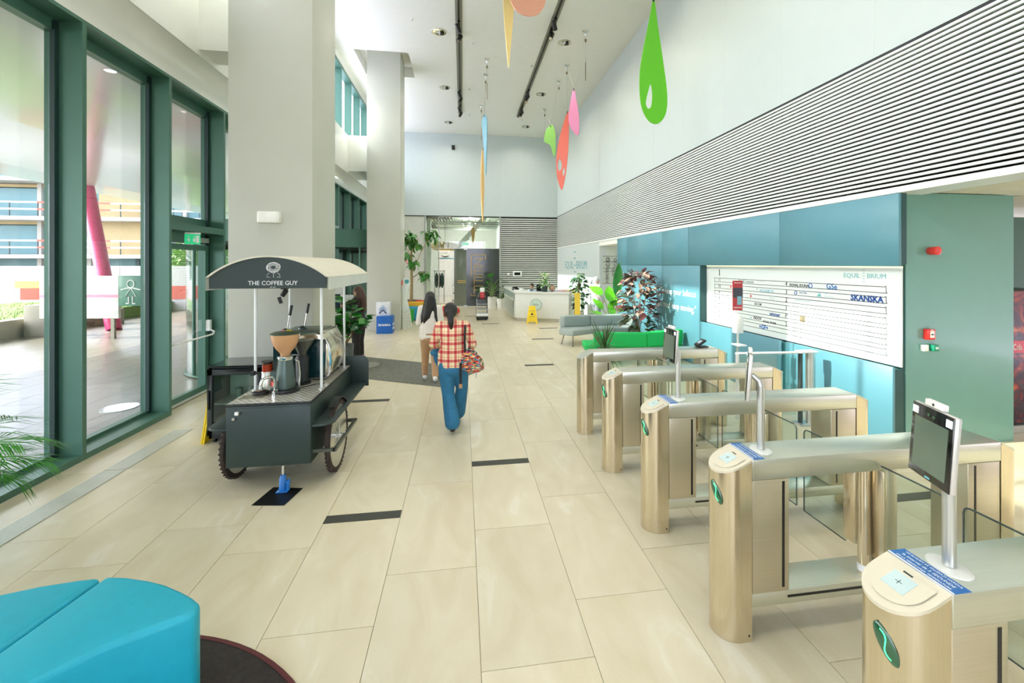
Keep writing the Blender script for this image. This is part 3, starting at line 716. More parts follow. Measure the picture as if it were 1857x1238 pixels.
dt('✦', 6.86, 1.53, .08, red_ink); dt('Nagu', 6.345, 1.534, .055, pale_ink); dt('SECOM', 6.68, 1.41, .055, ink, bold=.001); dt('~', 7.52, 1.525, .1, mat('ink_lime', '#a9c66a', .5)); dt('systems', 7.32, 1.525, .04, pale_ink)
dt('winner', 6.28, 1.285, .085, navy, bold=.002); dt('agency', 7.3, 1.29, .04, pale_ink)
dt('NOOV', 6.69, 1.175, .065, ink, bold=.002); dt('∞', 6.86, 1.165, .07, teal_ink); dt('SIGNAL IDUNA', 6.4, 1.145, .045, ink, bold=.001); dt('+GF+', 6.54, 1.045, .095, blue_ink, bold=.003)
dt('SIGNAL IDUNA', 5.78, 1.765, .055, ink, bold=.0012); dt('GSe', 5.2, 1.775, .105, blue_ink, bold=.002)
dt('VIATRIS', 5.70, 1.66, .042, navy); dt('TEN', 5.29, 1.675, .03, pale_ink); dt('MOUNTAIN', 5.25, 1.64, .03, pale_ink)
dt('SKANSKA', 4.69, 1.655, .1, navy, bold=.004)
dt('SECURE HOLDINGS', 5.7, 1.545, .035, pale_ink); dt('conference center', 5.7, 1.41, .045, pale_ink); dt('parcare', 4.965, 1.285, .04, pale_ink)
MB().tube([(DX, 5.56 + .03 * cos(a), 1.773 + .03 * sin(a)) for a in [2 * pi * q / 16 for q in range(16)]], .005, 5, closed=True, M=D).build('round_mark', blue_ink, db)
MB().tube([(DX, 5.84 + .024 * cos(a), 1.655 + .024 * sin(a)) for a in [2 * pi * q / 16 for q in range(16)]], .005, 5, closed=True, M=D).build('round_mark', navy, db)
MB().prism([(5.37, 1.63), (5.45, 1.63), (5.40, 1.68)], DX - .001, DX + .001, 'x', D).build('peak_mark', teal_ink, db)
MB().box(DX - .001, DX + .001, 5.66, 5.76, 1.24, 1.33, D).build('photo_tile', mat('photo_brown', '#8c8266', .5, noise=.5, scale=30), db)
def equil(par, y0, z0, sz, m, X, T, gap, blocks=5):
    text('EQUIL', sz, m, par, T @ wallM((X, y0 + gap, z0), (0, -1, 0)), align='RIGHT', sx=1.05)
    text('BRIUM', sz, m, par, T @ wallM((X, y0 - gap, z0), (0, -1, 0)), align='LEFT', sx=1.05)
equil(db, 4.73, 1.93, .083, teal_ink, DX, D, .045)
for i in range(5):
    MB().box(DX - .001, DX + .001, 4.71, 4.745, 1.93 + (i - 2) * .034 - .003, 1.93 + (i - 2) * .034 + .003, D).build('bar_mark', teal_ink, db)
# EQUILIBRIUM on the white wall
es = thing('wall_lettering', 'large pale teal building name lettering on the white wall behind reception', 'lettering', (4.748, 18.3, 2.03))
E = Matrix.Translation((-4.748, -18.3, -2.03)); big = mat('ink_teal_deep', '#5aa0ab', .5)
text('EQUIL', .47, big, es, E @ wallM((4.746, 18.62, 2.03), (0, -1, 0)), align='RIGHT', sx=1.22)
text('BRIUM', .47, big, es, E @ wallM((4.746, 18.15, 2.03), (0, -1, 0)), align='LEFT', sx=1.22)
for i, zz in enumerate((2.6, 2.33, 2.03, 1.75, 1.5)): MB().box(4.745, 4.748, 18.25, 18.55, zz - .025, zz + .025, E).build('bar_mark', big if i != 2 else teal_ink, es)
# quote on the blue wall
qt = thing('wall_quote', 'three lines of white quotation lettering across the blue glass wall behind the plants', 'lettering', (4.728, 10.6, 1.4))
Q = Matrix.Translation((-4.728, -10.6, -1.4))
text('"Life is like riding a bicycle.', .2, white_t, qt, Q @ wallM((4.727, 12.8, 1.76), (0, -1, 0)), align='LEFT', sx=.95)
text('To keep your balance', .2, white_t, qt, Q @ wallM((4.727, 8.42, 1.45), (0, -1, 0)), align='RIGHT', sx=.95)
text('you must keep moving."', .2, white_t, qt, Q @ wallM((4.727, 8.42, 1.13), (0, -1, 0)), align='RIGHT', sx=.95)
# wayfinding panel beyond the opening
wf = thing('wayfinding_panel', 'pale green panel of line-drawn figures inside the corridor opening', 'sign', (5.2, 14.95, 1.9))
MB().box(-.34, .5, -.015, .005, -.5, .45).build('panel', mat('way_panel', '#c3cdc0', .35), wf)
MB().box(-.34, .5, -.018, -.015, .03, .04).box(-.34, .5, -.018, -.015, .45, .46).box(-.34, .5, -.018, -.015, -.5, -.49).build('rules', ink, wf)
fg = MB()
for (cx_, cz_, s) in ((-.15, .22, .6), (.12, .22, .5), (-.18, -.12, .45), (.05, -.1, .45), (-.18, -.36, .4)): stickfig(fg, cx_, cz_ , s, Matrix.Translation((0, -.012, 0)))
tag(fg.build('figures', ink, wf), kind='stuff')
# alarms on the sage block
red = mat('alarm_red', '#e0322c', .25, coat=.5)
a1 = thing('alarm_sounder', 'round red alarm sounder high on the sage green wall', 'alarm', (5.24, 4.28, 2.225))
Ma = Matrix.Rotation(pi / 2, 4, 'X')
MB().cyl(0, 0, 0, .03, .045, 24, Ma).build('base', mat('alarm_base', '#b8433f', .4), a1)
MB().lathe([(.043, .03), (.048, .045), (.048, .095), (.034, .1), (.03, .094), (.001, .092)], (0, 0, 0), 24, Ma).build('horn', red, a1)
a2 = thing('fire_call_point', 'red square fire alarm call point on the sage green wall', 'alarm', (5.2, 4.28, 1.285))
MB().box(-.045, .055, -.06, 0, -.06, .06).build('box', red, a2, bevel=.008)
MB().box(-.02, .035, -.062, -.06, -.035, .04).build('push_plate', mat('plate_white', '#efefea', .4), a2)
MB().box(-.015, .03, -.064, -.062, -.004, .004).cyl(.007, .002, .06, .064, .009, 12, Ma).build('dot', ink, a2)
text('FIRE', .018, white_t, a2, wallM((.005, -.061, .05), (1, 0, 0)))
a3 = thing('white_switch', 'small white square switch box under the red call point', 'switch', (5.155, 4.28, 1.13))
MB().box(-.035, .035, -.04, 0, -.035, .035).build('box', mat('plate_white', '#efefea', .4), a3, bevel=.005)
a4 = thing('green_call_point', 'small green emergency door release box under the red call point', 'switch', (5.265, 4.28, 1.13))
MB().box(-.035, .04, -.06, 0, -.035, .035).build('box', mat('release_green', '#1f8f6d', .3), a4, bevel=.004)
MB().box(-.012, .025, -.062, -.06, -.012, .015).build('plate', mat('pale_plate', '#b9cfc4', .3), a4)
# drinks machine print at the right edge
cm = thing('vending_machine', 'drinks vending machine with dark cola picture at the right edge', 'vending machine', (6.95, 4.5, 0))
MB().box(-.45, .45, 0, .75, 0, 1.76).build('cabinet', mat('vend_black', '#15151a', .3), cm, bevel=.01)
mpic = bpy.data.materials.new('cola_picture'); mpic.use_nodes = True; nt = mpic.node_tree; b_ = nt.nodes['Principled BSDF']; b_.inputs['Roughness'].default_value = .25
tc = nt.nodes.new('ShaderNodeTexCoord'); nz = nt.nodes.new('ShaderNodeTexNoise'); nz.inputs['Scale'].default_value = 3.5; nz.inputs['Detail'].default_value = 6; nz.inputs['Distortion'].default_value = 1.5
cr = nt.nodes.new('ShaderNodeValToRGB'); e = cr.color_ramp.elements; e[0].position = .36; e[0].color = rgb('#1a1030'); e[1].position = .72; e[1].color = rgb('#f0b070')
for p_, c_ in ((.48, '#4a1426'), (.57, '#8a1f1c'), (.66, '#c05a2c')): x = cr.color_ramp.elements.new(p_); x.color = rgb(c_)
nt.links.new(tc.outputs['Object'], nz.inputs[0]); nt.links.new(nz.outputs[0], cr.inputs[0]); nt.links.new(cr.outputs[0], b_.inputs['Base Color'])
MB().box(-.43, .43, -.008, 0, .12, 1.74).build('front_picture', mpic, cm)
MB().box(-.43, .2, -.012, -.008, .98, 1.13).build('label_band', mat('cola_red', '#c8141c', .3), cm)
text('Coca-Cola', .11, white_t, cm, wallM((-.27, -.014, 1.05), (1, 0, 0)), sx=.65)
MB().box(-.45, .45, -.03, 0, .0, .09).build('lower_trim', alu, cm)
# exit sign, wall lamp, beam detectors
ex = thing('exit_sign', 'green emergency exit sign hanging above the glass exit door', 'sign', (-4.08, 7.23, 2.45))
gm = mat('exit_green', '#1fa06a', .4, emit='#1fa66c', estr=.35)
M = Matrix.Rotation(R(40), 4, 'Z')
MB().box(0, .19, -.012, .012, -.075, .075, M).build('panel', gm, ex)
MB().box(0, .19, -.03, .03, .075, .1, M).build('housing', mat('plate_white', '#efefea', .4), ex)
b = MB(); b.box(.043, .053, -.014, -.012, -.005, .05, M); b.prism([(.025, 0), (.071, 0), (.048, -.045)], -.014, -.012, 'y', M); b.box(.135, .175, -.014, -.012, -.055, .055, M); b.box(.11, .125, -.014, -.012, .02, .042, M); b.box(.1, .13, -.014, -.012, -.04, .01, M)
tag(b.build('pictogram', white_t, ex), kind='stuff')
wlp = thing('wall_lamp', 'white half-cylinder wall lamp on the near column', 'lamp', (-2.43, 6.09, 2.67))
b = MB(); b.smooth = True; b.prism([(-.13, 0), (-.13, -.1), (-.105, -.13), (.105, -.13), (.13, -.1), (.13, 0)], -.07, .07, 'z'); b.build('shade', mat('lamp_white', '#f4f4ec', .35, coat=.2), wlp, bevel=.01)
MB().box(-.1, .1, -.012, 0, -.055, .055).build('back_plate', alu, wlp)
# ------------------------------------------------------------------ coffee cart
cart_m = mat('cart_black_green', '#2c3b38', .42, noise=.05, scale=3, spec=.4)
cart_d = mat('cart_dark', '#161d1c', .5)
cream = mat('canopy_cream', '#dcd7c2', .7, noise=.03, bump=.1)
val_m = mat('valance_vinyl', '#d9ddd6', .4, noise=.04)
chrome = mat('chrome', '#d5d8d8', .08, 1.0, noise=.01); rubber = mat('rubber', '#3a2f28', .85, noise=.1); whtube = mat('white_pole', '#e4e8e6', .3, .2)
ct = thing('coffee_cart', 'dark green-black coffee bicycle cart with arched canopy standing by the near column', 'cart', (-1.73, 5.0, 0))
C = Matrix.Translation((1.73, -5.0, 0))
bx0, bx1, by0, by1 = -2.09, -1.373, 4.29, 5.74
b = MB(); b.prism([(by0, .25), (by0, .8), (by1, .8), (by1, .45), (by1 - .3, .32), (5.2, .25)], bx0, bx1, 'x', C); b.build('body', cart_m, ct, bevel=.006)
MB().box(bx0 + .004, bx1 - .004, by0 - .006, by0, .262, .782, C).build('front_panel', cart_m, ct, bevel=.003)
o = MB().box(bx0 - .005, bx1 + .005, by0 - .01, by1, .80, .822, C).build('countertop', cart_d, ct, bevel=.003)
# diamond plate worktop
m = bpy.data.materials.new('diamond_plate'); m.use_nodes = True; nt = m.node_tree; pb_ = nt.nodes['Principled BSDF']
tc = nt.nodes.new('ShaderNodeTexCoord'); mp = nt.nodes.new('ShaderNodeMapping'); mp.inputs['Rotation'].default_value = (0, 0, R(45)); mp.inputs['Scale'].default_value = (24, 24, 24)
br = nt.nodes.new('ShaderNodeTexBrick'); br.offset = 0; br.inputs['Color1'].default_value = rgb('#e2dfd2'); br.inputs['Color2'].default_value = rgb('#d6d3c6'); br.inputs['Mortar'].default_value = rgb('#4c4d47')
br.inputs['Scale'].default_value = 1; br.inputs['Brick Width'].default_value = 1; br.inputs['Row Height'].default_value = 1; br.inputs['Mortar Size'].default_value = .06
nt.links.new(tc.outputs['Object'], mp.inputs[0]); nt.links.new(mp.outputs[0], br.inputs[0]); nt.links.new(br.outputs[0], pb_.inputs['Base Color']); pb_.inputs['Roughness'].default_value = .25; pb_.inputs['Metallic'].default_value = .3
MB().box(bx0 + .006, bx1 - .004, by0 + .004, by1 - .01, .822, .824, C).build('worktop_sheet', m, ct)
# sink drawn flat on the worktop, bowl's shade put into its colour
b = MB(); b.box(-2.06, -1.83, 4.42, 4.56, .8242, .827, C); b.build('sink_rim', mat('sink_steel', '#c9c4ac', .25, .7), ct, bevel=.001); MB().box(-2.045, -1.845, 4.435, 4.545, .8271, .8275, C).build('sink_bowl', mat('sink_shade', '#8f8b74', .3, .6), ct)
MB().tube([(-1.79, 4.56, .824), (-1.79, 4.56, .93), (-1.79, 4.545, .975), (-1.8, 4.52, 1.0), (-1.83, 4.49, 1.005), (-1.86, 4.47, .99), (-1.87, 4.46, .95), (-1.87, 4.46, .90)], .014, 12, M=C).build('faucet', chrome, ct)
MB().cyl(-1.79, 4.56, .824, .85, .026, 16, C).box(-1.785, -1.75, 4.53, 4.55, .86, .875, C).build('faucet_base', chrome, ct)
# side shelves with rounded noses
def shelf(sgn, xa, xb):
    pr = [(xa, 4.30)] + [(xb - sgn * .12 + sgn * .12 * sin(a), 4.42 - .12 * cos(a)) for a in [pi / 2 * i / 6 for i in range(7)]] + [(xb, 5.8), (xa, 5.8)]
    return MB().prism(pr, .58, .6, 'z', C).build('side_shelf', cart_m, ct, bevel=.003)
shelf(1, bx1, -1.19); shelf(-1, bx0, -2.28)
for xa, xb in ((-1.62, -1.17), (-2.3, -1.85)):
    r = .08; pr = [(xa, .55), (xb, .55), (xb, .93 - r)] + [(xb - r + r * cos(a), .93 - r + r * sin(a)) for a in (pi / 6, pi / 3, pi / 2)] + [(xa + r, .93)] + [(xa + r + r * cos(a), .93 - r + r * sin(a)) for a in (2 * pi / 3, 5 * pi / 6, pi)]
    MB().prism(pr, 5.78, 5.8, 'y', C).build('end_board', cart_m, ct, bevel=.003)
# wheels
def wheel(x, y, r, side):
    w = MB().lathe([(r - .045, -.02), (r - .02, -.025), (r - .004, -.016), (r, 0), (r - .004, .016), (r - .02, .025), (r - .045, .02)], (0, 0, 0), 40, C @ Matrix.Translation((x, y, r)) @ Matrix.Rotation(pi / 2, 4, 'Y'), cap=False).build('tyre', rubber, ct)
    b = MB()
    for k in range(44):
        a = 2 * pi * k / 44; M_ = C @ Matrix.Translation((x, y, r)) @ Matrix.Rotation(a, 4, 'X')
        b.box(-.022, -.006, -.008, .008, r - .004, r + .005, M_); b.box(.006, .022, -.008 + .02, .008 + .02, r - .005, r + .004, M_)
    tag(b.build('tread', rubber, w), kind='stuff')
    MB().lathe([(r - .075, -.014), (r - .045, -.018), (r - .045, .018), (r - .075, .014)], (0, 0, 0), 40, C @ Matrix.Translation((x, y, r)) @ Matrix.Rotation(pi / 2, 4, 'Y')).build('rim', mat('rim_silver', '#d0cfc4', .25, .8), w)
    b = MB()
    for k in range(28):
        a = 2 * pi * k / 28; s_ = .025 if k % 2 else -.025
        b.tube([(x + s_, y + .02 * cos(a + .9), r + .02 * sin(a + .9)), (x, y + (r - .06) * cos(a), r + (r - .06) * sin(a))], .0018, 4, M=C)
    tag(b.build('spokes', chrome, w), kind='stuff')
    MB().cyl(0, 0, -.045, .045, .022, 16, C @ Matrix.Translation((x, y, r)) @ Matrix.Rotation(pi / 2, 4, 'Y')).build('hub', chrome, w)
wheel(-1.262, 4.72, .345, 1); wheel(-2.17, 4.72, .345, -1)
for x0, x1 in ((-1.295, -1.23), (-2.2, -2.14)):
    b = MB(); N = 18; rr0 = .375
    pts = [(4.72 + rr0 * cos(a), .345 + rr0 * sin(a)) for a in [R(62) + R(88) * i / N for i in range(N + 1)]]; pts = [(4.72 - (p[0] - 4.72), p[1]) for p in pts]
    pin = [(4.72 + (p[0] - 4.72) * .97, .345 + (p[1] - .345) * .97) for p in pts]
    b.smooth = True; b.prism(pts + pin[::-1], x0, x1, 'x', C, cap=True); b.build('mudguard', cart_d, ct)
fr = MB(); fr.box(-1.373, -1.18, 4.33, 4.36, .33, .36, C).box(-1.195, -1.165, 4.33, 5.15, .33, .36, C).box(-1.373, -1.165, 5.12, 5.15, .33, .36, C); fr.build('guard_frame', mat('frame_steel', '#5c6057', .35, .6), ct)
MB().box(-1.35, -1.18, 4.7, 4.74, .325, .365, C).build('axle', chrome, ct); MB().box(-2.25, -2.09, 4.7, 4.74, .325, .365, C).build('axle', chrome, ct)
# knobs on the front
MB().box(-2.005, -1.975, by0 - .03, by0 - .006, .73, .757, C).build('latch', mat('plate_white', '#efefea', .4), ct, bevel=.003)
MB().cyl(0, 0, 0, .012, .013, 16, C @ Matrix.Translation((-2.02, by0 - .006, .694)) @ Matrix.Rotation(pi / 2, 4, 'X')).build('lock', chrome, ct)
# canopy poles
for (x, y) in ((-2.035, 4.74), (-1.405, 4.70), (-1.42, 5.62), (-2.035, 5.62)):
    p_ = MB().cyl(x, y, .824, 1.86, .0135, 14, C).build('pole', whtube, ct); MB().cyl(x, y, .824, .832, .03, 16, C).build('pole_foot', alu, p_)
# canopy: arched front, cream top, valance
cx0, cx1, cy0, cy1 = -2.28, -1.27, 4.4, 6.1
def arch(n=24, z0=1.955, rise=.185, x0=cx0, x1=cx1):
    w_ = (x1 - x0) / 2; Rr = (w_ * w_ + rise * rise) / (2 * rise); c_ = (x0 + x1) / 2; out = []
    am = math.asin(w_ / Rr)
    for i in range(n + 1):
        a = -am + 2 * am * i / n; out.append((c_ + Rr * sin(a), z0 + rise - Rr + Rr * cos(a)))
    return out
ar = arch()
MB().prism([(cx0, 1.85), (cx1, 1.85)] + ar[::-1], cy0, cy0 + .015, 'y', C).build('canopy_front', cart_m, ct)
MB().prism([(cx0, 1.85), (cx1, 1.85)] + ar[::-1], cy1 - .015, cy1, 'y', C).build('canopy_back', cart_m, ct)
ao = arch(x0=cx0 - .022, x1=cx1 + .022, rise=.2); b = MB(); b.smooth = True; b.prism(ar + ao[::-1], cy0 - .02, cy1 + .02, 'y', C); b.build('canopy_top', cream, ct)
b = MB()
for xs in (cx0 - .022, cx1 + .012):
    N = 24
    vs = []; 
    for i in range(N + 1):
        y = cy0 - .02 + (cy1 - cy0 + .04) * i / N; w_ = .005 * sin(i * 2.1)
        vs += [(xs + w_ * 0, y, 1.957), (xs + w_, y, 1.835), (xs + .008, y, 1.957), (xs + w_ + .008, y, 1.835)]
    fs = []
    for i in range(N): o_ = i * 4; fs += [(o_, o_ + 4, o_ + 5, o_ + 1), (o_ + 2, o_ + 3, o_ + 7, o_ + 6), (o_ + 1, o_ + 5, o_ + 7, o_ + 3)]
    b = MB(); b.smooth = True; b.add(vs, fs, C); b.build('valance', val_m, ct)
MB().box(cx0, cx1, 5.0, 5.02, 1.86, 1.88, C).box(cx0 + .2, cx1 - .2, 5.6, 5.62, 1.86, 1.88, C).build('canopy_braces', cart_d, ct)
# canopy artwork : lettering, curly-haired line figure
text('THE COFFEE GUY', .057, white_t, ct, C @ wallM((-1.74, cy0 - .0015, 1.898), (1, 0, 0)), sx=.95)
text('EST. 2017', .012, white_t, ct, C @ wallM((-1.74, cy0 - .0015, 1.861), (1, 0, 0)))
q = random.Random(5); pts = []
for i in range(150):
    a = i * .53 + q.uniform(-.1, .1); r_ = .02 + .036 * abs(sin(i * .21 + 1)) + q.uniform(-.003, .003); pts.append((-1.735 + r_ * 1.1 * cos(a), cy0 - .003, 2.045 + r_ * .85 * sin(a)))
b = MB(); b.tube(pts, .0009, 4, M=C)
for pl in ([(-.03, 1.995), (-.05, 1.985), (-.058, 1.955), (-.05, 1.95)], [(.03, 1.995), (.05, 1.985), (.058, 1.955), (.05, 1.95)], [(-.02, 2.0), (0, 1.985), (.02, 2.0)], [(0, 1.985), (0, 1.95)], [(-.045, 1.957), (-.03, 1.953)], [(.045, 1.957), (.03, 1.953)]):
    b.tube([(-1.735 + x, cy0 - .003, z) for x, z in pl], .0013, 4, M=C)
b.build('line_drawing', white_t, ct)
# items on the cart -------------------------------------------------
gd = thing('coffee_grinder', 'black coffee grinder with an amber bean hopper on the cart worktop', 'grinder', (-1.73, 4.66, .824))
ox = mat('grinder_body', '#53645f', .35, .5); amber = mat('hopper_amber', '#d9a777', .25, coat=.4, noise=.1, alpha=.8); bean = mat('beans', '#5a3423', .7, noise=.3, scale=60, bump=.5)
MB().lathe([(.13, 0), (.135, .012), (.13, .03), (.1, .035)], (0, 0, 0), 28).build('base', black_m, gd)
MB().lathe([(.088, .035), (.09, .06), (.083, .2), (.066, .3), (.066, .312)], (0, 0, 0), 28).build('motor_body', ox, gd)
MB().lathe([(.07, .312), (.073, .325), (.073, .345), (.04, .352)], (0, 0, 0), 28).build('collar', chrome, gd)
b = MB(); b.lathe([(.04, .352), (.05, .38), (.085, .42), (.112, .47), (.125, .52), (.132, .565), (.128, .565), (.121, .52), (.108, .47), (.082, .425), (.046, .385), (.036, .352)], (0, 0, 0), 28, cap=False); b.build('hopper', amber, gd)
MB().lathe([(.031, .353), (.042, .385), (.078, .425), (.09, .445), (.001, .45)], (0, 0, 0), 24).build('beans', bean, gd)
MB().lathe([(.136, .563), (.136, .57), (.1, .585), (.02, .592), (.001, .592)], (0, 0, 0), 28).build('lid', mat('lid_green', '#4d5a48', .4), gd)
for k, (x, y, c_) in enumerate(((-.02, 0, '#d08a8a'), (.02, .01, '#c9c04c'), (.05, -.01, '#b9b23c'))): MB().ball((x, y, .598), (.018, .014, .008), 10, 6).build('sweet', mat('sweet%d' % k, c_, .5), gd)
MB().lathe([(.05, .06), (.05, .2), (.045, .205)], (-.165, .0, 0), 20).build('dose_chamber', mat('chamber_alu', '#cfd0c6', .3, .6), gd)
MB().lathe([(.047, .2), (.047, .29)], (-.165, 0, 0), 20, cap=False).build('dose_glass', glass('dose_amber', '#f0b898', .6), gd); MB().cyl(-.165, 0, .2, .265, .043, 18).build('ground_coffee', mat('ground_coffee', '#a5522e', .9, noise=.3, scale=60), gd)
MB().cyl(-.165, 0, .29, .302, .056, 20).build('dose_lid', black_m, gd); MB().box(-.12, -.06, -.03, .03, .13, .2).build('outlet', ox, gd)
MB().box(-.09, -.065, -.095, -.075, .08, .12).build('switch', mat('switch_red', '#c6322c', .3, emit='#e03a30', estr=.3), gd); MB().tube([(-.29, -.02, .19), (-.215, 0, .19)], .012, 8).box(-.3, -.27, -.04, 0, .17, .21).build('dose_lever', black_m, gd)
MB().tube([(.08, .02, .3), (.1, .06, .28), (.105, .08, .15), (.1, .07, .0)], .012, 8).build('side_pipe', chrome, gd)
tp_ = thing('tamping_mat', 'round dark tamping pad beside the sink on the cart', 'pad', (-1.93, 4.6, .8255)); MB().lathe([(.07, 0), (.075, .008), (.072, .02), (.04, .028), (.001, .03)], (0, 0, 0), 24).build('pad', black_m, tp_); MB().cyl(0, 0, .03, .038, .035, 18).build('tamper_disc', mat('copper_dull', '#8a6a5a', .3, .6), tp_)
em = thing('espresso_machine', 'chrome and dark-glass lever espresso machine at the back of the cart', 'coffee machine', (-1.7, 5.33, .826))
dgl = mat('machine_dark_glass', '#0e2a2e', .06, 0, coat=.6); mch = mat('machine_chrome', '#cfc8b2', .16, .9, noise=.03)
b = MB(); pr = [(-.29, .02), (.22, .02), (.27, .06), (.29, .2), (.27, .36), (.2, .49), (.14, .505), (-.29, .47)]
b.smooth = False; b.prism(pr, -.3, .3, 'y'); b.build('housing', mch, em, bevel=.01)
MB().prism([(-.285, .03), (.235, .03), (.245, .44), (-.285, .455)], -.306, -.3, 'y').build('side_glass', dgl, em)
b = MB(); b.smooth = True; b.prism([(.24, .02), (.285, .06), (.305, .2), (.285, .37), (.25, .45), (.235, .45), (.27, .36), (.285, .2), (.27, .07), (.225, .02)], -.315, -.29, 'y'); b.build('chrome_edge', chrome, em)
MB().box(-.26, .14, -.28, .28, .47, .512).build('cup_tray', mat('tray_dark', '#5e6d62', .3, .5), em, bevel=.004)
for xx, yy in ((-.21, -.18), (-.1, .02)):
    MB().ball((xx, yy, .51), (.05, .05, .04), 16, 8).build('group_cap', mat('cap_olive', '#4a5650', .3, .3), em)
    lv = MB().tube([(xx + .02, yy, .54), (xx + .035, yy, .64), (xx + .045, yy, .7)], .008, 8).build('lever', chrome, em); MB().tube([(xx + .045, yy, .69), (xx + .062, yy, .80)], [.014, .016], 10).build('lever_grip', black_m, lv)
for xx in (-.28, .2):
    for yy in (-.26, .26): MB().cyl(xx, yy, 0, .02, .022, 12).build('foot', black_m, em)
MB().tube([(-.12, -.32, .24), (-.1, -.34, .29), (-.03, -.34, .29), (0, -.34, .24), (.0, -.34, .14)], .007, 8).build('steam_wand', chrome, em)
g2 = thing('second_grinder', 'dark flask-shaped grinder hopper standing in front of the espresso machine', 'grinder', (-1.66, 4.92, .824))
MB().lathe([(.08, 0), (.085, .02), (.06, .03), (.065, .28), (.05, .3)], (0, 0, 0), 24).build('body', cart_d, g2); MB().lathe([(.04, .3), (.05, .34), (.11, .44), (.115, .46), (.001, .465)], (0, 0, 0), 24).build('hopper', mat('smoked', '#3e403a', .2, coat=.5), g2)
cb = thing('power_cord', 'thin black cable lying on the cart worktop', 'cable', (-1.55, 4.75, .826)); MB().tube([(-.1, -.02, .004), (-.03, .03, .004), (.03, .1, .004), (.12, .14, .004)], .004, 6).build('cable', black_m, cb)
cl_ = thing('clip_lamp', 'small black clip camera hanging under the cart canopy', 'camera', (-1.86, 5.0, 1.78)); MB().box(-.03, .03, -.03, .03, .03, .08).build('clip', black_m, cl_); MB().cyl(0, 0, -.05, .03, .025, 14, Matrix.Rotation(R(35), 4, 'Y')).build('head', cart_d, cl_, bevel=.004); MB().box(-.09, -.06, -.01, .01, -.1, -.03, Matrix.Rotation(R(-20), 4, 'Y')).build('arm', black_m, cl_)
# jack and pad
pd = MB().prism([(-1.794, 4.10), (-1.517, 4.06), (-1.461, 4.345), (-1.737, 4.40)], 0.003, .006, 'z').build('rubber_pad', black_m); tag(pd, 'thin black rubber square on the floor under the blue jack', 'mat')
jk = thing('bottle_jack', 'blue bottle jack propping up the front of the coffee cart', 'jack', (-1.62, 4.31, .007))
jb = mat('jack_blue', '#1f74c4', .35, coat=.2)
MB().box(-.05, .05, -.04, .04, 0, .014).build('base', jb, jk, bevel=.004); MB().lathe([(.032, .014), (.03, .12), (.024, .13), (.024, .15)], (0, 0, 0), 20).build('cylinder', jb, jk); MB().cyl(0, 0, .15, .236, .011, 12).build('ram', chrome, jk)
MB().cyl(.048, -.015, .014, .09, .015, 14).box(.03, .066, -.025, -.005, .075, .1).build('pump', jb, jk); MB().tube([(.048, -.015, .1), (.06, -.02, .12), (.055, -.03, .06)], .006, 6).build('pump_lever', jb, jk); MB().ball((-.02, -.045, .02), .009, 10, 6).build('valve', chrome, jk)
# fridge
fd = thing('mini_fridge', 'black glass-door mini fridge behind the coffee cart against the column', 'fridge', (-2.62, 5.82, 0))
F0, F1 = -.29, .30
b = MB(); b.box(F0, F0 + .03, -.21, .25, .05, .88).box(F1 - .03, F1, -.21, .25, .05, .88).box(F0, F1, .22, .25, .05, .88).box(F0, F1, -.21, .25, .05, .1).box(F0, F1, -.21, .25, .84, .88); b.build('cabinet', cart_d, fd)
MB().box(F0 - .003, F1 + .003, -.24, .255, .88, .895).build('top', black_gl, fd)
rl = MB(); rl.box(F0, F0 + .055, -.25, -.21, .1, .86).box(F1 - .055, F1, -.25, -.21, .1, .86).box(F0, F1, -.25, -.21, .1, .16).box(F0, F1, -.25, -.21, .79, .86); dr_ = rl.build('door', cart_d, fd, bevel=.003)
MB().box(F0 + .055, F1 - .055, -.235, -.228, .16, .79).build('pane', clear, dr_); MB().box(F0 + .01, F0 + .025, -.262, -.25, .4, .62).build('handle', black_m, dr_)
MB().box(F0 + .03, F1 - .03, -.2, .2, .44, .447).box(F0 + .03, F1 - .03, -.2, .2, .24, .247).build('shelf', mat('wire_shelf', '#a9b8a8', .3, .5), fd)
MB().box(F0 + .03, F1 - .03, .2, .22, .1, .84).build('liner', mat('fridge_liner', '#9db5a2', .5), fd)
for k in range(2): MB().lathe([(.035, 0), (.04, .14), (.038, .145)], (F0 + .25 + k * .1, -.05 + .06 * k, .447), 16).build('jug', mat('jug_green', '#5d7a68', .4), fd)
MB().box(.28 - .16, .28 - .06, -.236, -.2355, .2, .42).build('rating_label', white_t, dr_)
for xx in (F0 + .05, F1 - .05):
    for yy in (-.17, .2): MB().cyl(0, 0, -.012, .012, .025, 12, Matrix.Translation((xx, yy, .025)) @ Matrix.Rotation(pi / 2, 4, 'Y')).box(xx - .012, xx + .012, yy - .015, yy + .015, .03, .05).build('castor', black_m, fd)
yf = thing('folded_floor_sign', 'folded yellow wet floor sign leaning beside the mini fridge', 'floor sign', (-2.955, 5.72, 0)); M = Matrix.Rotation(R(6), 4, 'Y')
yel = mat('safety_yellow', '#f2cf1c', .4)
MB().prism([(-.14, .0), (.14, 0), (.09, .62), (-.09, .62)], -.008, .008, 'x', M).build('front_leaf', yel, yf); MB().prism([(-.14, 0), (.14, 0), (.09, .6), (-.09, .6)], -.03, -.014, 'x', M).build('rear_leaf', yel, yf)
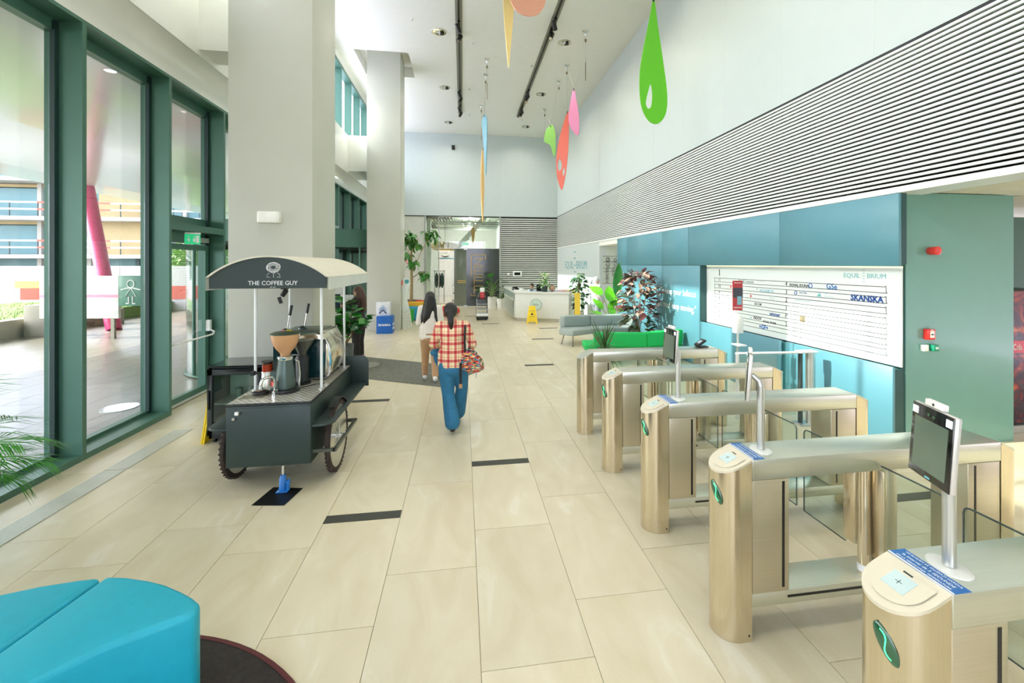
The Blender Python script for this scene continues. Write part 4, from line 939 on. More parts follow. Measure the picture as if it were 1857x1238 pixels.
# ------------------------------------------------------------------ people
def V(*a): return Vector(a)
class Blob:
    def __init__(s): s.b = MB()
    def cap(s, p0, p1, r0, r1, n=12):
        p0, p1 = Vector(p0), Vector(p1); s.b.ball(p0, r0, n, 8); s.b.ball(p1, r1, n, 8); s.b.tube([p0, p1], [r0, r1], n); return s
    def chain(s, ps, rs):
        for i in range(len(ps) - 1): s.cap(ps[i], ps[i + 1], rs[i], rs[i + 1])
        return s
    def ell(s, c, r, rot=None):
        M = None
        if rot: M = Matrix.Translation(c) @ Euler([R(a) for a in rot]).to_matrix().to_4x4(); c = (0, 0, 0)
        s.b.ball(c, r, 16, 12, M); return s
    def build(s, name, m, parent, vox=.011, smooth=3):
        o = s.b.build(name, m)
        md = o.modifiers.new('r', 'REMESH'); md.mode = 'VOXEL'; md.voxel_size = vox; md.use_smooth_shade = True
        if smooth: sm = o.modifiers.new('s', 'SMOOTH'); sm.iterations = smooth; sm.factor = .5
        bpy.context.view_layer.update()
        me = bpy.data.meshes.new_from_object(o.evaluated_get(bpy.context.evaluated_depsgraph_get()))
        me.materials.clear()
        for mm in (m if isinstance(m, list) else [m]): me.materials.append(mm)
        old = o.data; o.modifiers.clear(); o.data = me; bpy.data.meshes.remove(old)
        me.polygons.foreach_set('use_smooth', [True] * len(me.polygons)); me.name = name
        if parent is not None: o.parent = parent
        return o
def hand(B, w, d, side, curl=.5, sc=1.0):
    """palm at wrist w, pointing along d; side = thumb side unit vector"""
    w, d, side = Vector(w), Vector(d).normalized(), Vector(side); side = (side - d * side.dot(d)).normalized(); nrm = d.cross(side).normalized()
    c = w + d * .045 * sc
    B.cap(w, c, .024 * sc, .028 * sc); 
    for k, (o_, L) in enumerate(((-.028, .058), (-.010, .072), (.010, .076), (.028, .068))):
        base = w + d * .075 * sc + side * o_ * sc
        B.cap(w + d * .03 * sc + side * o_ * .8 * sc, base, .011 * sc, .0095 * sc)
        p, dd, seg = base, d.copy(), L * sc / 3
        for j in range(3):
            dd = (Matrix.Rotation(curl * .7, 3, side) @ dd); q_ = p + dd * seg; B.cap(p, q_, .0088 * sc, .0078 * sc, 8); p = q_
    b0 = w + d * .02 * sc + side * .024 * sc; t1 = b0 + (d * .6 + side * .8).normalized() * .035 * sc; t2 = t1 + (d * .9 + side * .3).normalized() * .028 * sc
    B.cap(b0, t1, .012 * sc, .010 * sc, 8); B.cap(t1, t2, .010 * sc, .0085 * sc, 8)
def head(B, c, turn=0, sc=1.0):
    c = Vector(c); Rz = Matrix.Rotation(turn, 3, 'Z')
    B.ell(c, (.074 * sc, .09 * sc, .1 * sc)); B.ell(c + Rz @ V(0, .03, -.055) * sc, (.05 * sc, .055 * sc, .055 * sc))
    B.cap(c + Rz @ V(0, .085, .01) * sc, c + Rz @ V(0, .102, -.022) * sc, .008 * sc, .012 * sc)
    B.ell(c + Rz @ V(0, .082, -.055) * sc, (.022 * sc, .012 * sc, .01 * sc))
    for s_ in (-1, 1): B.ell(c + Rz @ V(s_ * .075, .0, -.01) * sc, (.012 * sc, .018 * sc, .03 * sc)); B.ell(c + Rz @ V(s_ * .03, .078, .03) * sc, (.02 * sc, .012 * sc, .01 * sc))
def eyes(par, c, turn=0):
    Rz = Matrix.Rotation(turn, 3, 'Z'); c = Vector(c); b = MB()
    for s_ in (-1, 1): b.ball(c + Rz @ V(s_ * .03, .083, .008), (.012, .008, .007), 10, 6)
    b.build('eyes', mat('eye', '#2a1e18', .2), par)
skin = mat('skin', '#c9966f', .5, noise=.04); skin_p = mat('skin_pale', '#d9ac8c', .5, noise=.04)
hair_b = mat('hair_black', '#14100f', .35, noise=.3, scale=20, stretch=(30, 30, 1), bump=.3); hair_br = mat('hair_brown', '#4a2c1d', .35, noise=.3, scale=20, stretch=(30, 30, 1), bump=.3)
def person(label, loc, rz, J, skinm, parts, group=None, turn=0):
    """J: joints; parts: list of clothing builders"""
    t = thing('person', label, 'person', loc, rz, group)
    B = Blob(); g = lambda k: Vector(J[k])
    head(B, g('head'), turn, J.get('hs', 1.0))
    nk = (g('shL') + g('shR')) / 2
    B.cap(nk + V(0, 0, .0), g('head') + V(0, -.005, -.07), .052, .045)
    B.ell(nk + V(0, .0, -.09), (.145, .085, .14)); B.ell((nk + g('hipL') * .5 + g('hipR') * .5) / 2, (.115, .08, .16)); B.ell((g('hipL') + g('hipR')) / 2 + V(0, -.01, .02), (.155, .1, .12))
    for s_ in 'LR':
        B.cap(nk, g('sh' + s_), .06, .052)
        B.chain([g('sh' + s_), g('el' + s_), g('wr' + s_)], [.048, .036, .024])
        B.chain([g('hip' + s_), (g('hip' + s_) * .5 + g('kn' + s_) * .5), g('kn' + s_), g('kn' + s_) * .6 + g('an' + s_) * .4 + V(0, -.015, 0), g('an' + s_)], [.088, .073, .052, .05, .034])
        d = (g('wr' + s_) - g('el' + s_)).normalized(); th = V(*J.get('th' + s_, (0, 1, 0)))
        hand(B, g('wr' + s_), V(*J['hd' + s_]) if 'hd' + s_ in J else d, th, J.get('cu' + s_, .45), J.get('hsz', .95))
        if 'toe' + s_ in J: B.chain([g('an' + s_), g('toe' + s_)], [.034, .026])
    body = B.build('body', skinm, t, .0085, 2)
    eyes(t, g('head'), turn)
    for f_ in parts: f_(t, g)
    return t
def torso_garment(name, m, extra=.02, hem=.0, sleeve=1.0, hipw=.17):
    def f_(t, g):
        B = Blob(); nk = (g('shL') + g('shR')) / 2; hp = (g('hipL') + g('hipR')) / 2
        B.ell(nk + V(0, 0, -.1), (.15 + extra, .095 + extra, .15)); B.ell(nk * .5 + hp * .5, (.135 + extra, .095 + extra, .17)); B.ell(nk * .3 + hp * .7 + V(0, 0, hem / 2), (hipw - .005, .12, .13)); B.ell(nk * .14 + hp * .86, (hipw, .122, .11))
        B.ell(hp + V(0, 0, .03 + hem), (hipw, .125, .11)); B.cap(nk + V(0, 0, .02), nk + V(0, 0, .04), .06, .058)
        for s_ in 'LR':
            B.cap(nk, g('sh' + s_), .07, .064); e = g('el' + s_); w = g('wr' + s_)
            if sleeve <= .5: B.cap(g('sh' + s_), g('sh' + s_).lerp(e, sleeve * 2), .064, .06)
            else: B.chain([g('sh' + s_), e, e.lerp(w, (sleeve - .5) * 2)], [.062, .054, .042])
        return B.build(name, m, t, .011, 3)
    return f_
def trousers(name, m, ex=.02, flare=.0, to=1.0):
    def f_(t, g):
        B = Blob(); hp = (g('hipL') + g('hipR')) / 2; B.ell(hp + V(0, -.01, .02), (.158, .11, .12)); B.ell(hp + V(0, -.035, -.05), (.145, .09, .1))
        for s_ in 'LR':
            k, a = g('kn' + s_), g('an' + s_); e = k.lerp(a, to)
            B.chain([g('hip' + s_), g('hip' + s_).lerp(k, .5), k, k.lerp(e, .5), e], [.09 + ex * .5, .08 + ex * .6, .058 + ex * .7, .052 + ex * .8 + flare * .5, .045 + ex * .8 + flare])
        return B.build(name, m, t, .011, 3)
    return f_
def shoes(m, sole=None):
    def f_(t, g):
        for s_ in 'LR':
            a = g('an' + s_); to = g('toe' + s_); d = (to - a); d.z = 0 if abs(d.z) < .05 else d.z
            B = Blob(); B.cap(a + V(0, -.02, -.02), a + V(0, -.02, -.045), .042, .036); B.cap(a + V(0, -.02, -.04), to, .038, .03); B.cap(a + V(0, 0, -.02), to.lerp(a, .5), .04, .036)
            o = B.build('shoe', m, t, .009, 2)
    return f_
def hairf(fn, m, name='hair'):
    def f_(t, g):
        B = Blob(); fn(B, g('head')); return B.build(name, m, t, .009, 2)
    return f_
# plaid shirt material
def plaid():
    m = bpy.data.materials.new('plaid_shirt'); m.use_nodes = True; nt = m.node_tree; b = nt.nodes['Principled BSDF']; b.inputs['Roughness'].default_value = .8; L = nt.links.new
    tc = nt.nodes.new('ShaderNodeTexCoord'); sp = nt.nodes.new('ShaderNodeSeparateXYZ'); L(tc.outputs['Object'], sp.inputs[0]); outs = []
    for ax, k in (('X', 11.5), ('Z', 9.5)):
        mu = nt.nodes.new('ShaderNodeMath'); mu.operation = 'MULTIPLY'; mu.inputs[1].default_value = k; L(sp.outputs[ax], mu.inputs[0]); fr_ = nt.nodes.new('ShaderNodeMath'); fr_.operation = 'FRACT'
        ad = nt.nodes.new('ShaderNodeMath'); ad.inputs[1].default_value = 20; L(mu.outputs[0], ad.inputs[0]); L(ad.outputs[0], fr_.inputs[0])
        cr = nt.nodes.new('ShaderNodeValToRGB'); e = cr.color_ramp.elements; e[0].position = 0; e[0].color = (0, 0, 0, 1); e[1].position = 1; e[1].color = (0, 0, 0, 1)
        for p_, v in ((.2, 0), (.24, .9), (.52, .9), (.56, 0), (.72, 0), (.75, .45), (.8, .45), (.83, 0)): x = e.new(p_); x.color = (v, v, v, 1)
        L(fr_.outputs[0], cr.inputs[0]); outs.append(cr.outputs[0])
    ad = nt.nodes.new('ShaderNodeMixRGB'); ad.blend_type = 'ADD'; ad.inputs[0].default_value = 1; L(outs[0], ad.inputs[1]); L(outs[1], ad.inputs[2])
    c2 = nt.nodes.new('ShaderNodeValToRGB'); e = c2.color_ramp.elements; e[0].position = 0; e[0].color = rgb('#ecdcae'); e[1].position = 1.0; e[1].color = rgb('#b3242c'); x = e.new(.5); x.color = rgb('#d4766a'); x = e.new(.25); x.color = rgb('#e3a98c')
    mu = nt.nodes.new('ShaderNodeMath'); mu.operation = 'MULTIPLY'; mu.inputs[1].default_value = .6; L(ad.outputs[0], mu.inputs[0]); L(mu.outputs[0], c2.inputs[0]); L(c2.outputs[0], b.inputs['Base Color']); return m
denim = mat('denim_blue', '#2a6f92', .8, noise=.15, scale=12, bump=.3, bscale=25)
def folds(t, g): pass
# woman in plaid shirt, walking away
J1 = dict(head=(-.03, .02, 1.475), shL=(-.165, 0, 1.30), shR=(.155, 0, 1.30), elL=(-.25, .04, 1.07), wrL=(-.17, .2, 1.0), elR=(.245, .03, 1.06), wrR=(.21, .17, .93),
          hipL=(-.085, 0, .82), hipR=(.085, 0, .82), knL=(-.06, .02, .44), anL=(.0, -.17, .115), toeL=(.0, -.06, .045), knR=(.11, .13, .47), anR=(.06, .3, .1), toeR=(.07, .44, .06), thL=(0, 0, 1), thR=(0, .3, 1), hdL=(.5, .8, -.2))
def h1(B, c):
    B.ell(c + V(0, -.015, .02), (.087, .1, .103)); B.cap(c + V(0, -.1, .01), c + V(0, -.125, -.04), .035, .042); B.chain([c + V(0, -.125, -.04), c + V(.005, -.13, -.12), c + V(.01, -.11, -.2)], [.042, .038, .016])
p1 = person('person walking away in red and cream plaid shirt, blue jeans, patterned shoulder bag', (-.12, 5.63, 0), 0, J1, skin,
    [trousers('jeans', denim, .03, .025, .93), torso_garment('plaid_shirt', plaid(), .022, -.03, .8, .195), shoes(mat('boot_dark', '#2b211c', .6)), hairf(h1, hair_b)])
bag_m = bpy.data.materials.new('patchwork'); bag_m.use_nodes = True; nt = bag_m.node_tree; b_ = nt.nodes['Principled BSDF']; b_.inputs['Roughness'].default_value = .8
tc = nt.nodes.new('ShaderNodeTexCoord'); mp = nt.nodes.new('ShaderNodeMapping'); mp.inputs['Rotation'].default_value = (0, R(35), 0); mp.inputs['Scale'].default_value = (8, 8, 19)
vo = nt.nodes.new('ShaderNodeTexVoronoi'); cr = nt.nodes.new('ShaderNodeValToRGB'); cr.color_ramp.interpolation = 'CONSTANT'; e = cr.color_ramp.elements
e[0].color = rgb('#b8322e'); e[1].position = .85; e[1].color = rgb('#202124')
for p_, c_ in ((.2, '#3f93a8'), (.36, '#e6d2a0'), (.5, '#c24b62'), (.62, '#3d7d4e'), (.72, '#e08a3c')): x = e.new(p_); x.color = rgb(c_)
sx = nt.nodes.new('ShaderNodeSeparateXYZ'); nt.links.new(tc.outputs['Object'], mp.inputs[0]); nt.links.new(mp.outputs[0], vo.inputs[0]); nt.links.new(vo.outputs['Color'], sx.inputs[0]); nt.links.new(sx.outputs[0], cr.inputs[0]); nt.links.new(cr.outputs[0], b_.inputs['Base Color'])
bg = thing('shoulder_bag', 'colourful patchwork bag hanging from the shoulder of the plaid shirt woman', 'bag', (.11, 5.55, .84))
B = Blob(); B.ell((0, 0, 0), (.15, .055, .12)); B.ell((-.02, 0, .06), (.11, .05, .12)); B.ell((.06, 0, -.04), (.1, .05, .08)); B.cap((-.05, 0, .15), (.02, .0, .1), .03, .05); B.build('bag_body', bag_m, bg, .009, 2)
MB().tube([(-.08, .0, .12), (-.085, -.035, .3), (-.08, .0, .44), (-.08, .08, .5), (-.05, .15, .42), (-.02, .16, .2), (-.02, .06, .1)], .013, 8, flat=1.8).build('strap', mat('strap_black', '#17181a', .7), bg)
MB().box(-.15, -.12, -.06, -.045, -.24, .02).build('hanging_strap', mat('strap_black', '#17181a', .7), bg)
MB().box(-.155, -.115, -.062, -.04, -.29, -.24).build('buckle', mat('tan_leather', '#b58a5c', .6), bg)
jk_ = thing('denim_jacket', 'blue denim jacket folded over the left arm of the plaid shirt woman', 'jacket', (-.36, 5.76, .94))
B = Blob(); B.ell((.03, .02, .0), (.085, .06, .05)); B.ell((.04, .02, -.07), (.05, .045, .08)); B.ell((.09, .0, -.04), (.05, .045, .055)); B.ell((.05, .03, -.14), (.03, .03, .05)); B.build('folded_cloth', denim, jk_, .01, 2)
pp = MB().prism([(0, 0), (.11, .02), (.09, -.1), (.055, -.27), (.02, -.12)], -.002, .002, 'y').build('paper_sheet', mat('paper', '#dfe2da', .6)); pp.location = (.12, 5.72, .86); pp.rotation_euler = (0, 0, .25)
tag(pp, 'white paper sheet held low by the plaid shirt woman under her bag', 'paper')
# woman in white shirt with long black hair
J2 = dict(head=(0, .02, 1.47), shL=(-.155, 0, 1.29), shR=(.155, 0, 1.29), elL=(-.2, .0, 1.04), wrL=(-.14, .17, .98), elR=(.19, .06, 1.05), wrR=(.1, .22, 1.05),
          hipL=(-.08, 0, .82), hipR=(.08, 0, .82), knL=(-.09, .07, .46), anL=(-.1, .12, .09), toeL=(-.11, .24, .035), knR=(.08, .02, .44), anR=(.1, -.2, .13), toeR=(.11, -.1, .045), thL=(0, 0, 1), thR=(0, 0, 1))
def h2(B, c):
    B.ell(c + V(0, -.01, .02), (.09, .1, .105)); B.chain([c + V(0, -.06, 0), c + V(-.015, -.1, -.15), c + V(-.05, -.11, -.3), c + V(-.09, -.1, -.42)], [.085, .085, .07, .025])
    B.chain([c + V(.05, -.05, -.02), c + V(.075, -.08, -.16), c + V(.1, -.11, -.3), c + V(.13, -.12, -.42)], [.05, .045, .03, .014])
    B.chain([c + V(-.05, -.04, -.02), c + V(-.08, -.07, -.16), c + V(-.12, -.08, -.3), c + V(-.14, -.08, -.42)], [.05, .05, .04, .016])
white_c = mat('white_cotton', '#ece6dc', .8, noise=.03, bump=.3, bscale=12)
p2 = person('person walking away in white shirt with long black hair and white sneakers', (-.57, 8.0, 0), 0, J2, skin,
    [trousers('leggings', mat('tan_leggings', '#b28d69', .7), .014, .0, .95), torso_garment('white_shirt', white_c, .03, -.05, .98, .195), shoes(mat('sneaker_white', '#ecebea', .6)), hairf(h2, hair_b)])
# woman at the reader
J3 = dict(head=(0, .02, 1.5), shL=(-.15, 0, 1.32), shR=(.15, 0, 1.32), elL=(-.17, .2, 1.17), wrL=(-.1, .4, 1.22), elR=(.19, .02, 1.06), wrR=(.16, .15, .92),
          hipL=(-.08, 0, .84), hipR=(.08, 0, .84), knL=(-.08, .02, .46), anL=(-.08, 0, .09), toeL=(-.09, .13, .035), knR=(.08, .02, .46), anR=(.08, 0, .09), toeR=(.09, .13, .035), thL=(0, 0, 1), thR=(0, 0, 1))
def h3(B, c):
    B.ell(c + V(0, -.012, .02), (.087, .098, .103)); B.chain([c + V(0, -.06, 0), c + V(0, -.11, -.15), c + V(.0, -.13, -.33), c + V(0, -.12, -.42)], [.08, .08, .065, .03])
    for s_ in (-1, 1): B.chain([c + V(s_ * .06, -.03, 0), c + V(s_ * .08, -.04, -.15), c + V(s_ * .09, -.06, -.3)], [.04, .045, .03])
blk_c = mat('black_cloth', '#26201f', .8)
p3 = person('person in dark top with long brown hair using the white reader by the entrance', (-2.17, 9.75, 0), R(75), J3, skin_p,
    [trousers('trousers', blk_c, .035), torso_garment('dark_top', blk_c, .01, 0, .5, .16), shoes(blk_c), hairf(h3, hair_br)])
rd = thing('entry_reader', 'white ticket reader column with blue sticker near the entrance', 'reader', (-2.66, 9.8, 0))
MB().box(-.06, .18, -.05, .12, 0, 1.95).build('column', wp, rd, bevel=.01); MB().box(.0, .13, -.056, -.05, 1.6, 1.78).build('sticker', mat('sticker_cyan', '#2b93cf', .4), rd)
MB().box(.02, .13, -.12, -.05, 1.1, 1.45).build('reader_head', mat('reader_navy', '#1d2c44', .3), rd, bevel=.01); MB().box(.1, .4, -.11, -.05, 1.33, 1.43).build('arm', wp, rd, bevel=.01); MB().box(.15, .24, -.115, -.09, 1.12, 1.28).build('keypad', black_m, rd, bevel=.004)
MB().box(.11, .28, -.1, -.04, 1.1, 1.35).build('reader_box', wp, rd, bevel=.006)
text('i', .07, white_t, rd, wallM((.065, -.058, 1.7), (1, 0, 0)))
# elder person in the corridor mouth, receptionist
J4 = dict(head=(0, .04, 1.56), shL=(-.165, 0, 1.37), shR=(.165, 0, 1.37), elL=(-.2, .04, 1.12), wrL=(-.12, .2, 1.06), elR=(.2, -.02, 1.12), wrR=(.2, .1, .93),
          hipL=(-.085, 0, .88), hipR=(.085, 0, .88), knL=(-.09, .12, .5), anL=(-.09, .16, .09), toeL=(-.1, .3, .035), knR=(.09, .02, .48), anR=(.09, -.16, .12), toeR=(.09, -.04, .045), thL=(0, 0, 1), thR=(0, 0, 1))
def h4(B, c): B.ell(c + V(0, -.015, .025), (.085, .1, .1))
p4 = person('person with white hair in pale jacket and grey trousers walking behind the sofas', (4.2, 13.6, 0), R(-65), J4, skin_p,
    [trousers('trousers', mat('grey_trousers', '#8d959c', .8), .03), torso_garment('jacket', mat('mauve_jacket', '#cdbfc2', .8), .035, 0, .98, .18), shoes(mat('grey_shoe', '#6d6f74', .7)), hairf(h4, mat('hair_white', '#dcdcd8', .5))])
J5 = dict(head=(0, .03, 1.2), shL=(-.15, 0, 1.02), shR=(.15, 0, 1.02), elL=(-.2, .08, .8), wrL=(-.12, .27, .78), elR=(.2, .08, .8), wrR=(.12, .27, .78),
          hipL=(-.08, -.02, .55), hipR=(.08, -.02, .55), knL=(-.1, .38, .53), anL=(-.1, .36, .1), toeL=(-.1, .48, .04), knR=(.1, .38, .53), anR=(.1, .36, .1), toeR=(.1, .48, .04), thL=(1, 0, 0), thR=(-1, 0, 0))
def h5(B, c): B.ell(c + V(0, -.015, .022), (.084, .098, .1)); B.ell(c + V(0, -.11, -.02), (.04, .04, .045))
p5 = person('person seated behind the reception desk in pale blue shirt with a blue scarf', (2.72, 17.25, 0), R(140), J5, skin_p,
    [trousers('trousers', blk_c, .01), torso_garment('shirt', mat('pale_blue_shirt', '#c9d6e2', .8), .015, 0, .9, .16), shoes(blk_c), hairf(h5, hair_b),
     hairf(lambda B, c: B.ell(c + V(0, .02, -.16), (.075, .07, .05)).chain([c + V(0, .08, -.18), c + V(0, .1, -.32)], [.035, .03]), mat('scarf_blue', '#4c6f96', .8), 'scarf')])
oc = thing('office_chair', 'dark office chair under the seated receptionist', 'chair', (2.72, 17.25, 0), R(140))
MB().box(-.23, .23, -.22, .24, .38, .45).build('seat', blk_c, oc, bevel=.03); MB().box(-.2, .2, -.28, -.23, .5, .95).build('backrest', blk_c, oc, bevel=.02); MB().cyl(0, 0, .08, .38, .025, 12).build('gas_lift', chrome, oc)
b = MB()
for k in range(5): a = 2 * pi * k / 5; b.tube([(0, 0, .09), (.28 * cos(a), .28 * sin(a), .05)], .018, 8)
b.build('star_base', black_m, oc)
# ------------------------------------------------------------------ seating
def cushion(name, pts, h0, h1, m, par, bev=.03, T=None):
    return MB().prism(pts, h0, h1, 'z', T).build(name, m, par, bevel=bev, seg=4, soft=True)
blue_f = mat('turquoise_upholstery', '#19a9c0', .5, noise=.04, scale=20, bump=.08, bscale=300); blue_s = mat('turquoise_side', '#1592b4', .5, noise=.04, bump=.08, bscale=300)
ot = thing('curved_ottoman', 'turquoise upholstered seat of two cushions cut off by the lower left corner', 'seat', (-1.75, 2.2, .017))
O = Matrix.Translation((1.75, -2.2, 0))
outer = [(-1.212, 2.235), (-1.225, 2.30), (-1.288, 2.352), (-1.36, 2.40), (-1.477, 2.468), (-1.581, 2.513), (-1.71, 2.555), (-1.815, 2.575)]
wedge = outer + [(-1.90, 2.13), (-2.02, 1.5), (-1.97, 1.42), (-1.90, 1.55), (-1.627, 1.965), (-1.475, 2.10), (-1.31, 2.185)]
left = [(-1.835, 2.575), (-1.924, 2.573), (-2.084, 2.553), (-2.235, 2.514), (-2.5, 2.4), (-2.7, 2.2), (-2.8, 1.9), (-2.7, 1.55), (-2.4, 1.35), (-2.05, 1.45), (-1.915, 2.12)]
cushion('cushion', wedge, .03, .455, blue_f, ot, .028, O); cushion('cushion', left, .03, .452, blue_f, ot, .028, O)
MB().prism(left, .0, .03, 'z', O @ Matrix.Translation((-.05, 0, 0))).build('plinth', black_m, ot)
rug = MB().lathe([(0.001, .0), (1.36, .0), (1.37, .006), (1.35, .014), (0.001, .014)], (0, 0, 0), 96, cap=False).build('round_rug', mat('rug_dark', '#2e2823', .95, noise=.35, scale=35, bump=.6, bscale=150)); rug.location = (-1.78, 1.37, .001)
rug.location = (-1.81, 1.37, .001); MB().lathe([(1.35, .0), (1.375, .0), (1.378, .012), (1.352, .016)], (0, 0, 0), 96, cap=False).build('rug_edge', mat('rug_edge', '#5a2a2a', .9), rug)
tag(rug, 'round dark brown rug under the turquoise seat', 'rug')
# grey corner sofa
gsm = mat('grey_upholstery', '#9aa5a0', .8, noise=.03, bump=.06, bscale=300); leg_m = mat('sofa_leg', '#6f6253', .3, .7)
gs = thing('grey_sofa', 'pale grey angled sofa on thin metal legs in front of the tall plants', 'sofa', (3.6, 11.3, 0))
G = Matrix.Translation((-3.6, -11.3, 0))
cushion('seat', [(2.44, 11.05), (2.72, 10.72), (3.45, 11.1), (4.4, 11.1), (4.68, 11.35), (4.5, 11.75), (2.6, 11.62)], .27, .41, gsm, gs, .035, G)
cushion('backrest', [(2.56, 11.5), (2.66, 11.42), (3.42, 11.53), (3.4, 11.7), (2.58, 11.66)], .40, .70, gsm, gs, .04, G)
cushion('backrest', [(3.42, 11.53), (4.40, 11.60), (4.56, 11.38), (4.66, 11.48), (4.46, 11.78), (3.4, 11.7)], .40, .70, gsm, gs, .04, G)
for (x, y, dx, dy) in ((2.62, 11.2, -.07, .05), (2.76, 10.86, -.02, -.06), (4.3, 11.2, 0, -.06), (4.5, 11.6, .05, .05), (2.7, 11.55, -.05, .05)):
    l_ = MB().tube([(x, y, .28), (x + dx, y + dy, .008)], [.012, .009], 8, M=G).build('leg', leg_m, gs); MB().cyl(x + dx, y + dy, 0, .012, .018, 12, G).build('foot', black_m, l_)
# green sofa
gnm = mat('green_upholstery', '#12b558', .75, noise=.03, bump=.05, bscale=300)
gr = thing('green_sofa', 'bright green angled sofa on thin legs right behind the farthest turnstile', 'sofa', (3.8, 9.0, 0))
G = Matrix.Translation((-3.8, -9.0, 0))
cushion('seat', [(2.5, 8.82), (3.7, 8.62), (4.68, 8.9), (4.5, 9.5), (3.7, 9.25), (2.6, 9.45)], .27, .41, gnm, gr, .035, G)
cushion('backrest', [(2.66, 8.74), (3.72, 8.54), (3.76, 8.62), (3.72, 8.7), (2.7, 8.9)], .38, .67, gnm, gr, .03, G)
cushion('backrest', [(3.73, 8.54), (4.66, 8.82), (4.62, 8.98), (3.73, 8.7)], .38, .68, gnm, gr, .03, G)
for (x, y, dx, dy) in ((2.7, 8.9, -.04, -.05), (3.62, 8.78, .0, -.07), (3.76, 8.78, .0, -.07), (4.5, 8.95, .04, -.06), (2.75, 9.3, -.04, .05), (4.4, 9.3, .05, .05)):
    l_ = MB().tube([(x, y, .28), (x + dx, y + dy, .008)], [.012, .009], 8, M=G).build('leg', leg_m, gr); MB().cyl(x + dx, y + dy, 0, .012, .018, 12, G).build('foot', black_m, l_)
# bright foam seats by the tree
cubes = [('cube_seat', (-1.98, 16.3, 0), .46, .42, .46, '#27a32a', 'green cube seat beside the white figure board'),
         ('low_seat', (-1.9, 16.85, 0), .75, .42, .5, '#2a9ec0', 'light blue low seat with a white mark behind the green cube'),
         ('low_seat', (-2.35, 17.3, 0), .5, .42, .55, '#2f8fa6', 'teal low seat at the left beneath the tree pot'),
         ('low_seat', (-1.75, 17.55, 0), .7, .36, .62, '#f0b429', 'yellow low seat between tree pot and blue seat'),
         ('low_seat', (-1.55, 18.2, 0), .6, .36, .62, '#d83a34', 'red low seat behind the yellow one')]
for nme, loc, w_, d_, h_, c_, lab in cubes:
    t = thing(nme, lab, 'seat', loc); MB().box(-w_ / 2, w_ / 2, -d_ / 2, d_ / 2, .03, h_).build('cushion', mat('foam_' + c_[1:], c_, .6, bump=.05, bscale=200), t, bevel=.03); MB().box(-w_ / 2 + .03, w_ / 2 - .03, -d_ / 2 + .03, d_ / 2 - .03, 0, .03).build('plinth', black_m, t)
t = thing('red_bean_seat', 'red rounded seat near the glass office front between the two women', 'seat', (-.55, 18.0, 0)); B = Blob(); B.ell((0, 0, .2), (.45, .35, .22)); B.build('cushion', mat('red_cube_seat', '#d83a34', .6), t, .02, 3)
# skanska boxes
sk = thing('blue_cube_box', 'blue box with white lettering on the floor at the far column', 'box', (-2.31, 13.85, 0))
MB().box(-.23, .23, -.2, .2, 0, .52).build('box', mat('box_blue', '#1560b4', .4), sk, bevel=.006)
text('SKANSKA', .082, white_t, sk, wallM((0, -.202, .26), (1, 0, 0)), bold=.002)
for z in (.12, .24): MB().box(.2305, .232, -.15, .15, z, z + .06).build('side_print', white_t, sk)
s2 = thing('white_cube_box', 'white box with a blue arrow mark on top of the blue box', 'box', (-2.38, 13.95, .521))
MB().box(-.2, .2, -.15, .15, 0, .4).build('box', mat('box_white', '#e4e8ec', .4), s2, bevel=.006)
for k, (dz, m_) in enumerate(((0, mat('arrow_navy', '#27335c', .5)), (.07, mat('arrow_mid', '#7f9cc4', .5)), (.13, mat('arrow_pale', '#b5c8de', .5)))):
    MB().prism([(-.12, .08 + dz), (0, .2 + dz), (.12, .08 + dz), (.09, .06 + dz), (0, .15 + dz), (-.09, .06 + dz)], -.1525, -.1505, 'y').build('arrow', m_, s2)
# white figure board next to column
fb = thing('figure_totem', 'white shaped display totem with a patterned base beside the far column', 'display', (-1.82, 14.6, 0))
MB().prism([(-.08, 0), (.16, 0), (.2, .08), (.14, .6), (-.08, .6)], -.1, .1, 'y').build('base', mat('totem_pattern', '#d9ddd2', .5, noise=.5, scale=30), fb)
MB().prism([(-.1, .6), (.14, .6), (.06, .95), (.1, 1.3), (.16, 1.45), (.1, 1.62), (-.02, 1.66), (-.1, 1.5)], -.04, .04, 'y').build('figure', mat('board_white', '#e6eeeb', .3), fb, bevel=.01)
MB().cyl(0, 0, -.05, -.042, .07, 20, Matrix.Translation((.05, 0, 1.52)) @ Matrix.Rotation(-pi / 2, 4, 'X')).build('badge', mat('badge_teal', '#4da6b0', .4), fb); MB().box(-.12, -.08, -.06, .06, 1.4, 1.56).build('red_tab', mat('alarm_red', '#e0322c', .4), fb)
ap = thing('fire_button', 'small red fire alarm button on the grey wall behind the tree', 'alarm', (-2.62, 21.9, 2.2)); MB().box(-.07, .07, -.06, 0, -.07, .07).build('box', red, ap, bevel=.01); MB().box(-.035, .035, -.063, -.06, -.035, .035).build('plate', white_t, ap)
# entrance mat, plate
mt = MB().prism([(-2.2, 10.3), (.42, 8.77), (-.386, 7.6), (-2.8, 8.9)], .0005, .012, 'z').build('entrance_mat', mat('mat_grey', '#75766a', .95, noise=.25, scale=14, bump=.8, bscale=120)); tag(mt, 'large grey-brown entrance mat lying diagonally on the floor', 'mat')
